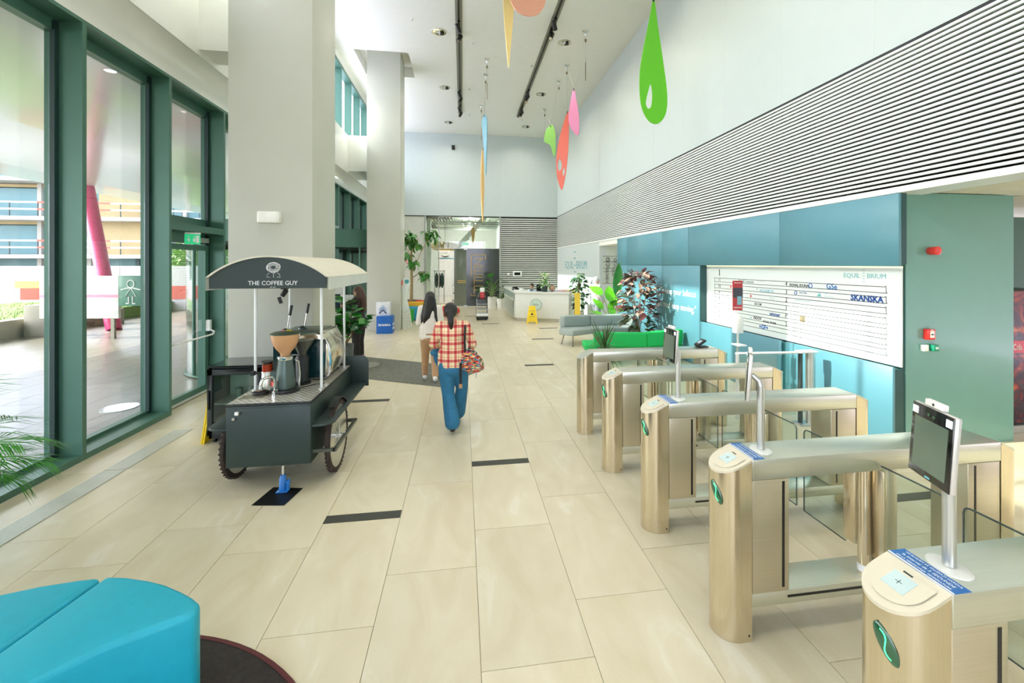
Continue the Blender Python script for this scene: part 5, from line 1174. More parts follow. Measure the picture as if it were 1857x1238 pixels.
# ------------------------------------------------------------------ reception
rc = thing('reception_desk', 'long white angled reception desk with slatted left side', 'desk', (2.7, 16.6, 0))
G = Matrix.Translation((-2.7, -16.6, 0)); dw = mat('desk_white', '#dfe1d8', .35, noise=.02, coat=.2)
MB().prism([(1.90, 16.0), (3.72, 15.25), (3.98, 15.85), (2.5, 16.5), (2.42, 19.9), (1.86, 19.9)], .12, 1.02, 'z', G).build('body', dw, rc, bevel=.01)
MB().prism([(1.97, 16.07), (3.66, 15.36), (3.86, 15.9), (2.42, 16.5), (2.36, 19.85), (1.93, 19.85)], 0, .12, 'z', G).build('plinth', mat('plinth_pale', '#c9c6b4', .5), rc)
MB().prism([(1.87, 15.97), (3.74, 15.2), (4.02, 15.87), (2.53, 16.53), (2.45, 19.93), (1.83, 19.93)], 1.02, 1.06, 'z', G).build('counter', dw, rc, bevel=.006)
b = MB()
for k in range(14): b.box(1.845, 1.862, 16.35, 19.7, .15 + k * .042, .172 + k * .042, G @ Matrix.Translation((0, 0, 0)))
tag(b.build('side_slats', mat('desk_slat', '#b5b9aa', .4), rc), kind='stuff')
MB().box(1.85, 1.865, 16.2, 19.85, .78, 1.0, G).build('side_glass', mat('desk_mint', '#cfe0d8', .15, coat=.5), rc)
# round plaque on the desk front
dirv = Vector((3.72 - 1.90, 15.25 - 16.0, 0)).normalized(); nv = Vector((dirv.y, -dirv.x, 0)); pc = Vector((2.62, 15.703, .62)) + nv * .02
rp = thing('round_plaque', 'round pale green plaque on the front of the reception desk', 'sign', tuple(pc)); Mp = wallM((0, 0, 0), dirv)
MB().cyl(0, 0, 0, .02, .2, 40, Mp).build('disc', mat('plaque_mint', '#c3d8cb', .3), rp); MB().tube([(.2 * cos(a), .2 * sin(a), .018) for a in [2 * pi * k / 40 for k in range(40)]], .007, 6, closed=True, M=Mp).build('ring', mat('ring_grey', '#7f8f86', .4), rp)
text('EQUIL', .07, ink, rp, Mp @ Matrix.Translation((0, 0, .0215)), sx=1.1)
# wet floor sign
wfs = thing('wet_floor_sign', 'open yellow wet floor sign in front of the reception desk', 'floor sign', (2.42, 15.35, 0), -.15)
for sg, nme in ((-1, 'front_leaf'), (1, 'rear_leaf')):
    M = Matrix.Translation((0, sg * .13, 0)) @ Matrix.Rotation(R(12) * -sg * -1, 4, 'X')
    q_ = MB().prism([(-.2, 0), (-.13, 0), (-.12, .06), (.12, .06), (.13, 0), (.2, 0), (.11, .62), (-.11, .62)], -.01, .01, 'y', M).build(nme, yel, wfs, bevel=.003)
    if sg == -1:
        MB().prism([(-.05, .3), (.05, .3), (0, .39)], -.013, -.0105, 'y', M).build('warning_mark', ink, wfs); text('CAUTION', .04, ink, wfs, M @ wallM((0, -.0115, .44), (1, 0, 0))); text('WET FLOOR', .035, ink, wfs, M @ wallM((0, -.0115, .24), (1, 0, 0)))
MB().box(-.05, .05, -.02, .02, .57, .61).build('grip', yel, wfs)
# desk clutter
mo = thing('computer_monitor', 'dark computer monitor on the reception desk beside the receptionist', 'monitor', (3.05, 16.9, 1.0)); MB().box(-.25, .25, -.015, .015, .0, .3, Matrix.Rotation(R(25), 4, 'Z')).build('screen', black_gl, mo, bevel=.005); MB().box(-.02, .02, -.02, .02, -.15, .05).box(-.1, .1, -.1, .1, -.16, -.15).build('stand', black_m, mo)
for (x, y, a, lab) in ((2.05, 17.2, 30, 'black card terminal on the slatted end of the reception desk'), (2.15, 18.3, 10, 'small dark phone at the far end of the reception desk')):
    t = thing('desk_phone', lab, 'phone', (x, y, 1.061), R(a)); MB().prism([(-.1, 0), (.1, 0), (.1, .03), (-.1, .09)], -.1, .1, 'x').build('body', black_m, t, bevel=.004); MB().box(-.06, .06, -.02, .05, .06, .075).build('screen', lcd, t)
for (x, y, lab) in ((2.12, 16.75, 'white paper tray on the near corner of the reception desk'), (2.3, 16.35, 'low white leaflet holder on the reception desk corner')):
    t = thing('paper_tray', lab, 'tray', (x, y, 1.061)); MB().box(-.16, .16, -.12, .12, 0, .02).box(-.16, -.15, -.12, .12, .02, .06).box(.15, .16, -.12, .12, .02, .06).build('tray', white_t, t); MB().box(-.14, .14, -.1, .1, .02, .035).build('papers', mat('paper', '#dfe2da', .6), t)
kn = thing('picture_ball', 'round brown patterned globe ornament on the desk beside the plant', 'ornament', (3.28, 16.05, 1.061)); MB().ball((0, 0, .13), .12, 20, 12).build('ball', mat('brown_pattern', '#b3907a', .4, noise=.6, scale=12), kn); MB().cyl(0, 0, 0, .02, .05, 16).build('base', black_m, kn)
yb_ = thing('yellow_banner', 'narrow yellow and orange banner standing at the right end of reception', 'banner', (4.02, 15.2, 0), -.1)
MB().box(-.1, .1, -.02, .02, .02, 1.06).build('banner_face', mat('banner_yellow', '#f2d24a', .5), yb_); MB().prism([(-.1, .1), (.1, .02), (.1, .24), (0, .3), (-.1, .22)], -.022, -.02, 'y').build('orange_print', mat('banner_orange', '#e8732a', .5), yb_); MB().box(-.12, .12, -.05, .05, 0, .02).build('base', alu, yb_)
cbx = thing('colour_card_rack', 'row of pastel cards on the counter behind the desk by the white wall', 'rack', (3.9, 17.2, 0)); MB().box(-.75, .6, -.2, .2, 0, 1.1).build('cabinet', dw, cbx, bevel=.006)
for k, c_ in enumerate(('#bfe0ea', '#c9cdea', '#f0c0dc', '#f2b0b0', '#f2cf9c', '#eee0a0')): MB().box(-.6 + k * .19, -.43 + k * .19, -.21, -.2, .86, 1.06).build('card', mat('card%d' % k, c_, .6), cbx)
ck = thing('wall_thermostat', 'small dark wall display in a white frame on the slatted back wall', 'display', (2.7, 21.9, 1.6)); MB().box(-.22, .22, -.04, .0, -.13, .13).build('frame', white_t, ck, bevel=.01); MB().box(-.15, .15, -.045, -.04, -.07, .07).build('screen', black_gl, ck)
ws_ = thing('wall_socket', 'tiny white round fitting beside the dark wall display', 'socket', (2.25, 21.9, 1.6)); MB().cyl(0, 0, 0, .03, .06, 16, Matrix.Rotation(pi / 2, 4, 'X')).build('cap', white_t, ws_)
cam_b = thing('wall_camera', 'small black camera high on the white back wall', 'camera', (-.454, 21.9, 7.77)); MB().box(-.07, .07, -.12, 0, -.1, .1).build('housing', black_m, cam_b, bevel=.01); MB().cyl(0, -.04, .12, .14, .04, 12, Matrix.Rotation(pi / 2, 4, 'X')).build('lens', black_gl, cam_b)
# serving robot
rb_ = thing('serving_robot', 'tall serving robot with open trays and a white and red head', 'robot', (.72, 16.6, 0))
MB().box(-.22, .22, -.22, .22, .04, .14).build('base', cart_d, rb_, bevel=.03); MB().box(-.215, .215, -.215, .215, .14, .24).build('base_cover', white_t, rb_, bevel=.03)
for s_ in (-1, 1): MB().tube([(s_ * .2, .15, .2), (s_ * .2, .15, .95), (s_ * .17, .13, 1.03), (0, .1, 1.07)], .018, 8).build('frame_post', cart_d, rb_); MB().tube([(s_ * .2, -.15, .2), (s_ * .2, -.12, .8)], .012, 8).build('frame_post', alu, rb_)
for z in (.38, .58, .78): MB().box(-.2, .2, -.18, .18, z, z + .02).build('tray', cart_d if z > .7 else alu, rb_, bevel=.006)
MB().box(-.18, .18, .1, .16, .6, .9).build('back_panel', black_gl, rb_)
MB().box(-.085, .085, -.16, -.06, .8, 1.04).build('red_card', mat('robot_red', '#c9252c', .4), rb_, bevel=.01); text('Hello', .04, white_t, rb_, wallM((0, -.162, .95), (1, 0, 0))); text('welcome', .03, white_t, rb_, wallM((0, -.162, .88), (1, 0, 0)))
MB().lathe([(.08, 1.04), (.085, 1.06), (.085, 1.18), (.07, 1.2), (.001, 1.205)], (0, -.08, 0), 20).build('head', white_t, rb_)
for k in range(4): MB().cyl(0, 0, -.015, .015, .035, 14, Matrix.Translation((.15 * (1 if k % 2 else -1), .15 * (1 if k > 1 else -1), .035)) @ Matrix.Rotation(pi / 2, 4, 'Y')).build('wheel', rubber, rb_)
# ------------------------------------------------------------------ glass office front in the back wall
of = snode('wall_glass_front')
MB().box(-1.76, 1.8, YB, YB + .012, 2.87, 4.40).build('pane', clear, of); MB().box(-1.76, -1.15, YB, YB + .012, 0, 2.87).build('pane', clear, of)
MB().box(-1.76, 1.8, YB - .01, YB + .03, 2.84, 2.87).build('rail', alu, of); MB().box(-1.17, -1.13, YB - .02, YB + .04, 0, 4.4).build('post', mat('alu_post', '#a9ada4', .4, .4), of)
d2 = snode('door_2'); blk_d = mat('door_charcoal', '#27302b', .12, noise=.03, coat=.6)
MB().box(.18, 1.8, YB - .01, YB + .01, .02, 2.84).build('panel', blk_d, d2)
grad = mat('door_graphite', '#6f7668', .15, noise=.05, coat=.6)
b = MB(); b.smooth = True; N = 10
arc_ = [(-.42 + .6 * (i / N), YB + .0 + .12 * sin(pi * .5 * (1 - i / N)) ) for i in range(N + 1)]
b.prism(arc_ + [(x, y + .012) for x, y in arc_[::-1]], .02, 2.84, 'z'); b.build('curved_panel', grad, d2)
MB().box(-.5, -.47, YB - .06, YB - .03, .5, 1.9).box(-.5, -.42, YB - .05, YB, .52, .54).box(-.5, -.42, YB - .05, YB, 1.86, 1.88).build('handle', alu, d2)
MB().box(.05, .22, YB - .03, YB + .03, 2.78, 2.9).box(.05, .22, YB - .03, YB + .03, .0, .06).build('hinges', alu, d2)
gold = mat('gold_lettering', '#d9b45a', .35, .4); gw = .028
nf = thing('door_lettering', 'gold lettering stacked in a bracket on the dark door', 'lettering', (.9, YB - .012, 1.5))
def gl(x0, z0, x1, z1): MB().tube([(x0 - .9, -.004, z0 - 1.5), (x1 - .9, -.004, z1 - 1.5)], gw / 2, 6).build('stroke', gold, nf)
gl(.42, 2.53, 1.12, 2.53); gl(1.12, 2.53, 1.12, 2.32); gl(.42, 2.53, .42, 1.5); gl(.42, .52, .75, .52); gl(.42, .52, .42, .62)
def letter(ch, z, h, x0=.56, x1=1.0):
    S_ = {'N': [(x0, z, x1, z), (x1, z, x0, z - h), (x0, z - h, x1, z - h)], 'E': [(x0, z, x0, z - h), (x0, z, x1, z), (x0, z - h / 2, x1, z - h / 2), (x0, z - h, x1, z - h)],
          'F': [(x0, z, x0, z - h), (x0, z, x1, z), (x0, z - h / 2, x1, z - h / 2)], 'A': [(x0, z, x0, z - h), (x0, z, x1, z), (x1, z, x1, z - h), (x0, z - h / 2, x1, z - h / 2)]}
    for q_ in S_[ch]: gl(*q_)
letter('N', 2.36, .34); letter('E', 1.92, .36); letter('F', 1.44, .36); letter('A', 1.0, .38)
for k in range(2): MB().box(-1.15, -.75, -.006, 0, -.25 + k * -.09, -.22 + k * -.09).build('small_line', gold, nf)
# room behind
struct(MB().box(-5, 4, 24, 30, -.3, 0).build('floor_office', mat('office_floor', '#b9b3a0', .15, noise=.05, coat=.4)))
struct(MB().box(-5, 5, 30, 30.2, 0, 4.8).build('wall_office', mat('office_wall', '#d5d6cc', .7))); struct(MB().box(-5.2, -5, 22, 22.6, 0, 4.8).box(-5.2, -5, 29.4, 30, 0, 4.8).build('wall_office_side', wall_white)); struct(MB().box(2.2, 2.4, 22.2, 30, 0, 4.8).build('wall_office_right', wall_white))  # unseen side wall shaped with a wide gap so sky brightens the office
oc_ = struct(MB().box(-5, 5, 22.2, 30, 4.8, 5.0).build('ceiling_office', mat('office_ceiling', '#aeb3a4', .8)))
for k in range(9):
    MB().box(-1.9 + k * .16, -1.82 + k * .16, 22.3, 29, 4.35 - .0 * k, 4.5).build('baffle', mat('baffle_olive', '#59604c', .7), oc_)
for k in range(7): MB().tube([(-.4 + .35 * k, 22.4, 4.3), (-.2 + .33 * k, 28, 4.35)], .03, 6).build('pipe', mat('pipe_silver', '#b9beb2', .3, .6), oc_)
for k in range(5): MB().box(-1.5, 2, 23 + k * 1.2, 23.06 + k * 1.2, 4.2, 4.28).build('cross_bar', mat('pipe_silver', '#b9beb2', .3, .6), oc_)
struct(MB().box(-2.2, -1.62, 23.2, 23.4, 0, 4.6).build('wall_partition', wall_white))
wkr = thing('wicker_lamp', 'wide woven wicker pendant lamp behind the glass office front', 'lamp', (-.95, 24.2, 3.05)); MB().lathe([(.35, .22), (.75, .1), (.85, -.05), (.6, -.2), (.3, -.25), (.28, -.23), (.58, -.18), (.82, -.05), (.72, .08), (.33, .2)], (0, 0, 0), 30, cap=False).build('shade', mat('wicker', '#d3bd8a', .8, noise=.3, scale=40, bump=.6, bscale=60), wkr)
MB().tube([(0, 0, .22), (0, 0, 1.85)], .008, 5).build('cord', black_m, wkr)
ol_ = bpy.data.lights.new('office_fill', 'POINT'); ol_.energy = 90; ol_.shadow_soft_size = .15; ol_.color = (1, .93, .82)  # added fill light inside the wicker shade to brighten the office
oo = bpy.data.objects.new('office_fill', ol_); COL.objects.link(oo); oo.parent = wkr; oo.location = (0, 0, -.02)
ol2 = bpy.data.lights.new('office_fill', 'POINT'); ol2.energy = 90; ol2.shadow_soft_size = .15  # second added fill light, in mid-air with no lamp around it
oo = bpy.data.objects.new('office_fill', ol2); COL.objects.link(oo); oo.parent = wkr; oo.location = (1.4, 2.4, .9)
wk2 = thing('blue_pendant', 'flat blue disc pendant lamp below the wicker one', 'lamp', (-.9, 26.0, 2.4)); MB().lathe([(.001, .06), (.5, .04), (.55, 0), (.5, -.02), (.001, -.02)], (0, 0, 0), 30, cap=False).build('shade', mat('pendant_blue', '#3f7f93', .5), wk2); MB().tube([(0, 0, .05), (0, 0, 2.55)], .006, 5).build('cord', black_m, wk2)
wk3 = thing('grey_pendant', 'small pointed grey pendant lamp between the wicker and blue ones', 'lamp', (-.95, 24.9, 2.55)); MB().lathe([(.001, .12), (.15, .06), (.25, 0), (.12, -.08), (.001, -.1)], (0, 0, 0), 20, cap=False).build('shade', mat('pendant_grey', '#6d756c', .4), wk3); MB().tube([(0, 0, .1), (0, 0, 2.35)], .006, 5).build('cord', black_m, wk3)
st = thing('coat_rack', 'coat rack hung with dark coats behind the glass front', 'coat rack', (-1.25, 24.4, 0)); MB().tube([(-.25, 0, .02), (-.25, 0, 1.75)], .015, 6).tube([(.25, 0, .02), (.25, 0, 1.75)], .015, 6).tube([(-.3, 0, 1.7), (.3, 0, 1.7)], .015, 6).build('frame', black_m, st)
for k in range(3):
    B = Blob(); B.ell((-.15 + k * .15, 0, 1.2), (.1, .14, .42)); B.ell((-.15 + k * .15, 0, 1.5), (.06, .16, .14)); B.build('coat', mat('coat_%d' % k, ('#1f2c2a', '#2a2f33', '#26403a')[k], .9), st, .02, 2)
tbl = thing('office_table', 'pale office table with thin legs seen through the glass front', 'table', (.05, 26, 0)); MB().box(-.6, .6, -.4, .4, .72, .75).build('tabletop', white_t, tbl)
for x in (-.55, .55):
    for y in (-.35, .35): MB().box(x - .02, x + .02, y - .02, y + .02, 0, .72).build('leg', white_t, tbl)
och = thing('office_chair', 'dark mesh office chair beside the pale office table', 'chair', (-.35, 25.2, 0)); MB().box(-.22, .22, -.22, .22, .42, .47).build('seat', black_m, och, bevel=.02); MB().box(-.22, -.18, -.2, .2, .5, 1.0).build('backrest', black_m, och, bevel=.015); MB().cyl(0, 0, .05, .42, .025, 10).build('gas_lift', chrome, och)
b = MB()
for k in range(5): a = 2 * pi * k / 5; b.tube([(0, 0, .07), (.28 * cos(a), .28 * sin(a), .04)], .018, 6)
b.build('star_base', black_m, och)
sr = thing('staircase', 'white steel stair flight behind the upper glass of the office front', 'stairs', (.95, 24.5, 0))
for s_ in (-.5, .5): MB().prism([(-1.4, 2.95), (-1.1, 2.95), (.35, 4.6), (.05, 4.6)], s_ - .03, s_ + .03, 'y').build('stringer', white_t, sr)
for k in range(8): MB().box(-1.2 + k * .18, -.95 + k * .18, -.5, .5, 3.03 + k * .21, 3.06 + k * .21).build('tread', mat('tread_grey', '#a5aca2', .5), sr)
MB().box(-1.3, 1.0, -.6, .6, 2.75, 2.93).build('landing', white_t, sr); MB().cyl(-1.2, 0, 0, 2.75, .06, 12).build('support', white_t, sr)
bo = thing('green_exit_light', 'small green exit light behind the glass office front', 'sign', (.15, 23.6, 3.15)); MB().box(-.16, .16, -.02, .02, -.07, .07).build('panel', gm, bo); MB().tube([(0, 0, .07), (0, 0, 1.7)], .006, 5).build('rod', alu, bo)
# ------------------------------------------------------------------ ceiling fittings
FILL_W = 11
trk = mat('track_black', '#14140f', .4); inner = mat('track_recess', '#8f8f80', .6)
def track(x, label, heads):
    t = thing('track_light', label, 'track light', (x, 9.5, ZC)); y0, y1 = -11.0, 9.45
    MB().box(-.09, -.02, y0, y1, -.002, .0).box(.02, .09, y0, y1, -.002, 0).build('recess_strip', inner, t)
    MB().box(-.022, .022, y0, y1, -.04, 0).build('track', trk, t)
    for y in heads:
        for k, (dy, ang) in enumerate(((0, 35), (.55, -30))):
            M = Matrix.Translation((.0, y - 9.5 + dy, -.04)); sp = MB().box(-.03, .03, -.1, .1, -.05, 0, M).cyl(0, 0, -.1, -.05, .015, 8, M).build('spot_head', trk, t)
            M2 = M @ Matrix.Translation((.02 * (1 if k else -1), 0, -.14)) @ Matrix.Rotation(R(ang), 4, 'X') @ Matrix.Rotation(R(20 if k else -20), 4, 'Y')
            MB().cyl(0, 0, -.13, .1, .055, 18, M2).build('spot_can', trk, sp); MB().cyl(0, 0, -.134, -.128, .045, 18, M2).build('spot_lens', chrome, sp)
    return t
track(-.1, 'left black ceiling track with small spotlights, nearer the columns', (4.2, 7.9, 11.7, 16.3, 17.9))
track(2.37, 'right black ceiling track with small spotlights, nearer the white wall', (4.0, 8.4, 11.2, 15.9, 17.6))
def downlight(x, y, label):
    t = thing('downlight', label, 'downlight', (x, y, ZC), 0, 'round recessed ceiling downlights')
    MB().lathe([(.19, .0), (.23, -.012), (.235, 0)], (0, 0, 0), 32, cap=False).build('trim_ring', mat('ring_white', '#e9e7dc', .5), t)
    MB().lathe([(.19, -.004), (.15, -.001), (.001, -.001)], (0, 0, 0), 28, cap=False).build('reflector', mat('refl', '#bdb99f', .15, .8), t)
    b = MB(); b.box(-.1, .1, -.01, .01, -.03, -.002); b.box(-.01, .01, -.1, .1, -.03, -.002); b.build('baffle', white_t, t)
    MB().cyl(.07, .03, -.04, -.002, .06, 14).build('lamp', trk, t)
    ld = bpy.data.lights.new('downlight_fill', 'AREA'); ld.shape = 'DISK'; ld.size = .3; ld.energy = FILL_W; ld.color = (1.0, .93, .84); ld.spread = R(150)  # added fill disc below each downlight, the fittings themselves being unlit
    lo = bpy.data.objects.new('downlight_fill', ld); COL.objects.link(lo); lo.parent = t; lo.location = (0, 0, -.06)
for i, (x, y, l_) in enumerate(((-.63, .7, 'round downlight of the left row above the camera side'), (2.9, .7, 'round downlight of the right row above the turnstiles'), (-.63, 4.6, 'second round downlight of the left row, out over the turquoise seat side'), (2.9, 4.6, 'second round downlight of the right row, over the middle turnstiles'), (-.63, 8.45, 'round downlight near the front of the left row, above the coffee cart'), (-.63, 12.35, 'left-row round downlight just before the far column'), (-.63, 16.2, 'left-row round downlight just past the far column'), (-.63, 20.15, 'left-row round downlight closest to the back wall'),
                          (2.9, 8.45, 'round downlight near the front of the right row, by the salmon shape'), (2.9, 12.4, 'right-row round downlight nearest the lilac shape cords'), (2.9, 16.3, 'right-row round downlight beside the end of the track'), (2.9, 20.25, 'right-row round downlight closest to the back wall'))):
    downlight(x, y, l_)
for i, (x, y) in enumerate(((1.9, 11.0), (.3, 12.8), (.25, 16.2), (2.2, 14.0), (.3, 19.0), (2.3, 17.2), (-1.3, 11.8), (2.6, 19.3))):
    t = thing('sprinkler', 'tiny metal sprinkler head on the cream ceiling', 'sprinkler', (x, y, ZC), 0, 'ceiling sprinklers'); MB().lathe([(.035, 0), (.03, -.01), (.012, -.015), (.01, -.04), (.02, -.045), (.001, -.048)], (0, 0, 0), 12, cap=False).build('head', chrome, t)
def hook(x, y, drop, label, weight=True):
    t = thing('ceiling_hook', label, 'hook', (x, y, ZC), 0, 'ceiling hooks carrying the hanging shapes')
    MB().lathe([(.09, 0), (.08, -.012), (.02, -.02), (.015, -.06), (.03, -.08), (.012, -.13), (.001, -.14)], (0, 0, 0), 16, cap=False).build('rose', chrome, t)
    MB().lathe([(.001, -.2), (.03, -.22), (.035, -.26), (.015, -.3), (.001, -.31)], (0, 0, 0), 10, cap=False).build('swivel', mat('swivel_bronze', '#8d8468', .3, .7), t)
    MB().tube([(0, 0, -.14), (0, 0, -drop)], .003, 5).build('cord', mat('cord_grey', '#a9a797', .6), t)
    if weight: MB().cyl(.0, .0, -drop - .5, -drop, .012, 10).build('weight_tube', mat('swivel_bronze', '#8d8468', .3, .7), t)
for x, y, d_, w_, l_ in ((3.33, 11.72, .85, True, 'ceiling hook with a long cord and tube, the one in front of the lilac shape'), (3.3, 13.8, .5, False, 'ceiling hook directly above the lilac shape'), (3.32, 15.04, .5, False, 'ceiling hook above the red shape'), (3.34, 17.85, .9, True, 'ceiling hook farthest back on the right, left of the small green shape'),
                         (.75, 13.75, .75, True, 'ceiling hook nearest on the left line of shapes'), (.77, 14.9, .6, False, 'ceiling hook above the blue shape'), (.74, 17.74, .9, True, 'ceiling hook farthest back above the yellow sliver')):
    hook(x, y, d_, l_, w_)
def outline(pts, n=6):
    """closed Catmull-Rom outline"""
    out = []; k = len(pts)
    for i in range(k):
        p0, p1, p2, p3 = [Vector(pts[(i + j - 1) % k]) for j in range(4)]
        for q_ in range(n):
            t = q_ / n; out.append(tuple(.5 * ((2 * p1) + (-p0 + p2) * t + (2 * p0 - 5 * p1 + 4 * p2 - p3) * t * t + (-p0 + 3 * p1 - 3 * p2 + p3) * t ** 3)))
    return out
def drop(name, loc, rz, pts, col, label, holes=(), wires=()):
    t = thing(name, label, 'hanging shape', loc, rz, 'coloured hanging shapes under the ceiling')
    m_ = mat(name + '_paint', col, .45, noise=.02)
    if holes:
        cu = bpy.data.curves.new('s', 'CURVE'); cu.dimensions = '2D'; cu.fill_mode = 'BOTH'; cu.extrude = .015
        for lp in [outline(pts)] + [outline(h) for h in holes]:
            sp = cu.splines.new('POLY'); sp.points.add(len(lp) - 1); sp.use_cyclic_u = True
            for p_, q_ in zip(sp.points, lp): p_.co = (q_[0], q_[1], 0, 1)
        tmp = bpy.data.objects.new('t', cu); COL.objects.link(tmp); bpy.context.view_layer.update()
        me = bpy.data.meshes.new_from_object(tmp.evaluated_get(bpy.context.evaluated_depsgraph_get())); bpy.data.objects.remove(tmp); bpy.data.curves.remove(cu)
        me.transform(Matrix.Rotation(pi / 2, 4, 'X')); me.materials.clear(); me.materials.append(m_); o = bpy.data.objects.new('shape', me); COL.objects.link(o); o.parent = t
    else: MB().prism(outline(pts), -.015, .015, 'y').build('shape', m_, t)
    MB().box(-.015, .015, -.02, .02, -.06, .02).build('clip', mat('clip_dark', '#3a3a30', .4, .4), t)
    for w_ in wires: MB().tube([(0, 0, 0), tuple(Matrix.Rotation(-rz, 3, 'Z') @ (Vector(w_) - Vector(loc)))], .003, 5).build('cord', mat('cord_grey', '#a9a797', .6), t)
drop('green_drop', (3.43, 7.6, 6.9), R(-8), [(0, .02), (-.07, -.35), (-.2, -1.0), (-.25, -1.4), (-.23, -1.9), (-.1, -2.2), (.08, -2.27), (.22, -2.1), (.25, -1.75), (.17, -1.1), (.08, -.5), (.03, -.1)], '#62c41e', 'largest bright green hanging drop with a small cut-out, by the white wall',
     [[(-.05, -1.55), (-.02, -1.75), (-.04, -1.95), (-.1, -2.0), (-.14, -1.9), (-.1, -1.7)]], [(3.43, 7.6, ZC)])
drop('salmon_disc', (1.3, 8.5, 8.0), R(5), [(0, 0), (-.33, -.35), (-.42, -.7), (-.3, -1.0), (-.05, -1.1), (.2, -1.0), (.32, -.7), (.25, -.3)], '#f7b39a', 'salmon pink hanging shape cut off by the top edge', (), [(1.3, 8.5, ZC)])
drop('yellow_spike', (1.0, 9.5, 8.3), R(10), [(0, 0), (-.13, -.5), (-.12, -.9), (-.07, -1.5), (-.02, -1.98), (.02, -1.6), (.08, -.9), (.09, -.4)], '#f4dd97', 'pale yellow long spike hanging next to the salmon shape', (), [(1.0, 9.5, ZC)])
drop('blue_sliver', (.70, 14.3, 6.88), R(-50), [(0, .02), (-.12, -.2), (-.08, -.6), (.0, -1.3), (.06, -1.93), (.09, -1.4), (.12, -.7), (.12, -.2)], '#7fb4ca', 'light blue sliver hanging above the yellow one', (), [(.77, 14.9, ZC), (.75, 13.75, ZC)])
drop('amber_sliver', (.77, 17.3, 6.57), R(60), [(0, .02), (-.1, -.5), (-.13, -1.2), (-.1, -2.0), (.0, -2.85), (.09, -2.0), (.12, -1.2), (.07, -.5)], '#f0c27c', 'long amber yellow sliver hanging in front of the office glass', (), [(.74, 17.74, ZC), (.77, 14.9, ZC)])
drop('lime_bean', (3.32, 16.5, 7.35), R(-30), [(0, .03), (-.18, -.15), (-.27, -.5), (-.22, -.62), (-.02, -.75), (.1, -1.12), (.17, -1.15), (.2, -.8), (.18, -.3), (.1, -.02)], '#8bc65f', 'small green bean-shaped piece hanging left of the red one', (), [(3.34, 17.85, ZC), (3.32, 15.04, ZC)])
drop('red_leaf', (3.49, 14.5, 7.2), R(-35), [(.02, 0), (-.13, -.35), (-.3, -.9), (-.4, -1.5), (-.38, -2.1), (-.25, -2.55), (-.17, -2.55), (-.05, -2.0), (.03, -1.2), (.05, -.4)], '#e56a55', 'coral red hanging leaf shape with two small cut-outs',
     [[(-.3, -1.55), (-.2, -1.7), (-.22, -1.9), (-.32, -1.95), (-.36, -1.75)], [(-.13, -1.85), (-.09, -2.0), (-.15, -2.15), (-.18, -2.0)]], [(3.32, 15.04, ZC), (3.3, 13.8, ZC)])
drop('lilac_leaf', (3.33, 13.0, 7.37), R(-30), [(0, .02), (-.09, -.3), (-.17, -.85), (-.1, -1.15), (.08, -1.4), (.16, -1.3), (.15, -.8), (.07, -.3)], '#d986ae', 'lilac pink leaf shape hanging highest, beside the white wall', (), [(3.3, 13.8, ZC), (3.33, 11.72, ZC)])
drop('orange_dart', (.53, 23.0, 4.0), R(40), [(0, 0), (-.11, -.15), (-.1, -.45), (0, -.8), (.1, -.45), (.11, -.15)], '#f0ae3c', 'small orange dart hanging behind the office glass', (), [(.53, 23.0, 4.8)])
# ------------------------------------------------------------------ plants
def leafmat(n, c, c2=None): return mat(n, c, .35, noise=.18, scale=14, coat=.15, randv=.22)
g_dark = leafmat('leaf_dark', '#1f5a2c'); g_mid = leafmat('leaf_mid', '#3c8a34'); g_lime = leafmat('leaf_lime', '#6fc42e'); g_tree = leafmat('leaf_tree', '#5f9a44'); g_red = leafmat('leaf_croton', '#6e3d3c'); g_red2 = leafmat('leaf_croton_pale', '#c4a592'); g_red3 = leafmat('leaf_croton_green', '#3d4a30')
g_palm = leafmat('leaf_palm', '#3f8f2a'); g_drac = leafmat('leaf_dracaena', '#41602f'); pot_w = mat('pot_white', '#e9e8e2', .35); soil = mat('soil', '#4a3a2a', .95, noise=.3, scale=40, bump=.6); barkm = mat('bark_tan', '#b79f78', .9, noise=.3, scale=20, bump=.5); stem_m = mat('stem_green', '#6f8a4a', .6); twig = mat('twig', '#8a6a48', .8)
def leafmesh(L, w_, fold=.15, droop=.25, n=5, tip=1.0, name='leaf', m=None):
    vs = []; fs = []
    for i in range(n + 1):
        t = i / n; ww = w_ * (sin(pi * min(1, t * .96 + .04) ** (tip)) ** .8) if 0 < i < n else .002
        z = -droop * L * t * t; y = L * t
        vs += [(-ww, y, z + fold * ww), (0, y, z), (ww, y, z + fold * ww)]
    for i in range(n): o = i * 3; fs += [(o, o + 1, o + 4, o + 3), (o + 1, o + 2, o + 5, o + 4)]
    me = bpy.data.meshes.new(name); me.from_pydata(vs, [], fs); me.materials.append(m); me.polygons.foreach_set('use_smooth', [True] * len(me.polygons)); me.update(); return me
def place(me, par, p, yaw, pitch, roll=0, s=1.0, name='leaf', stalk=None):
    o = bpy.data.objects.new(name, me); COL.objects.link(o); o.parent = par
    o.location = p; o.rotation_euler = Euler((pitch, roll, yaw), 'XYZ'); o.scale = (s, s, s); return o
def pot(par, r0, r1, h, m, z0=0):
    MB().lathe([(r0, z0), (r1, z0 + h), (r1 - .015, z0 + h), (r1 - .03, z0 + h - .04)], (0, 0, 0), 28).build('pot', m, par); MB().cyl(0, 0, z0 + h - .06, z0 + h - .035, r1 - .025, 20).build('soil', soil, par)
rr = random.Random(11)
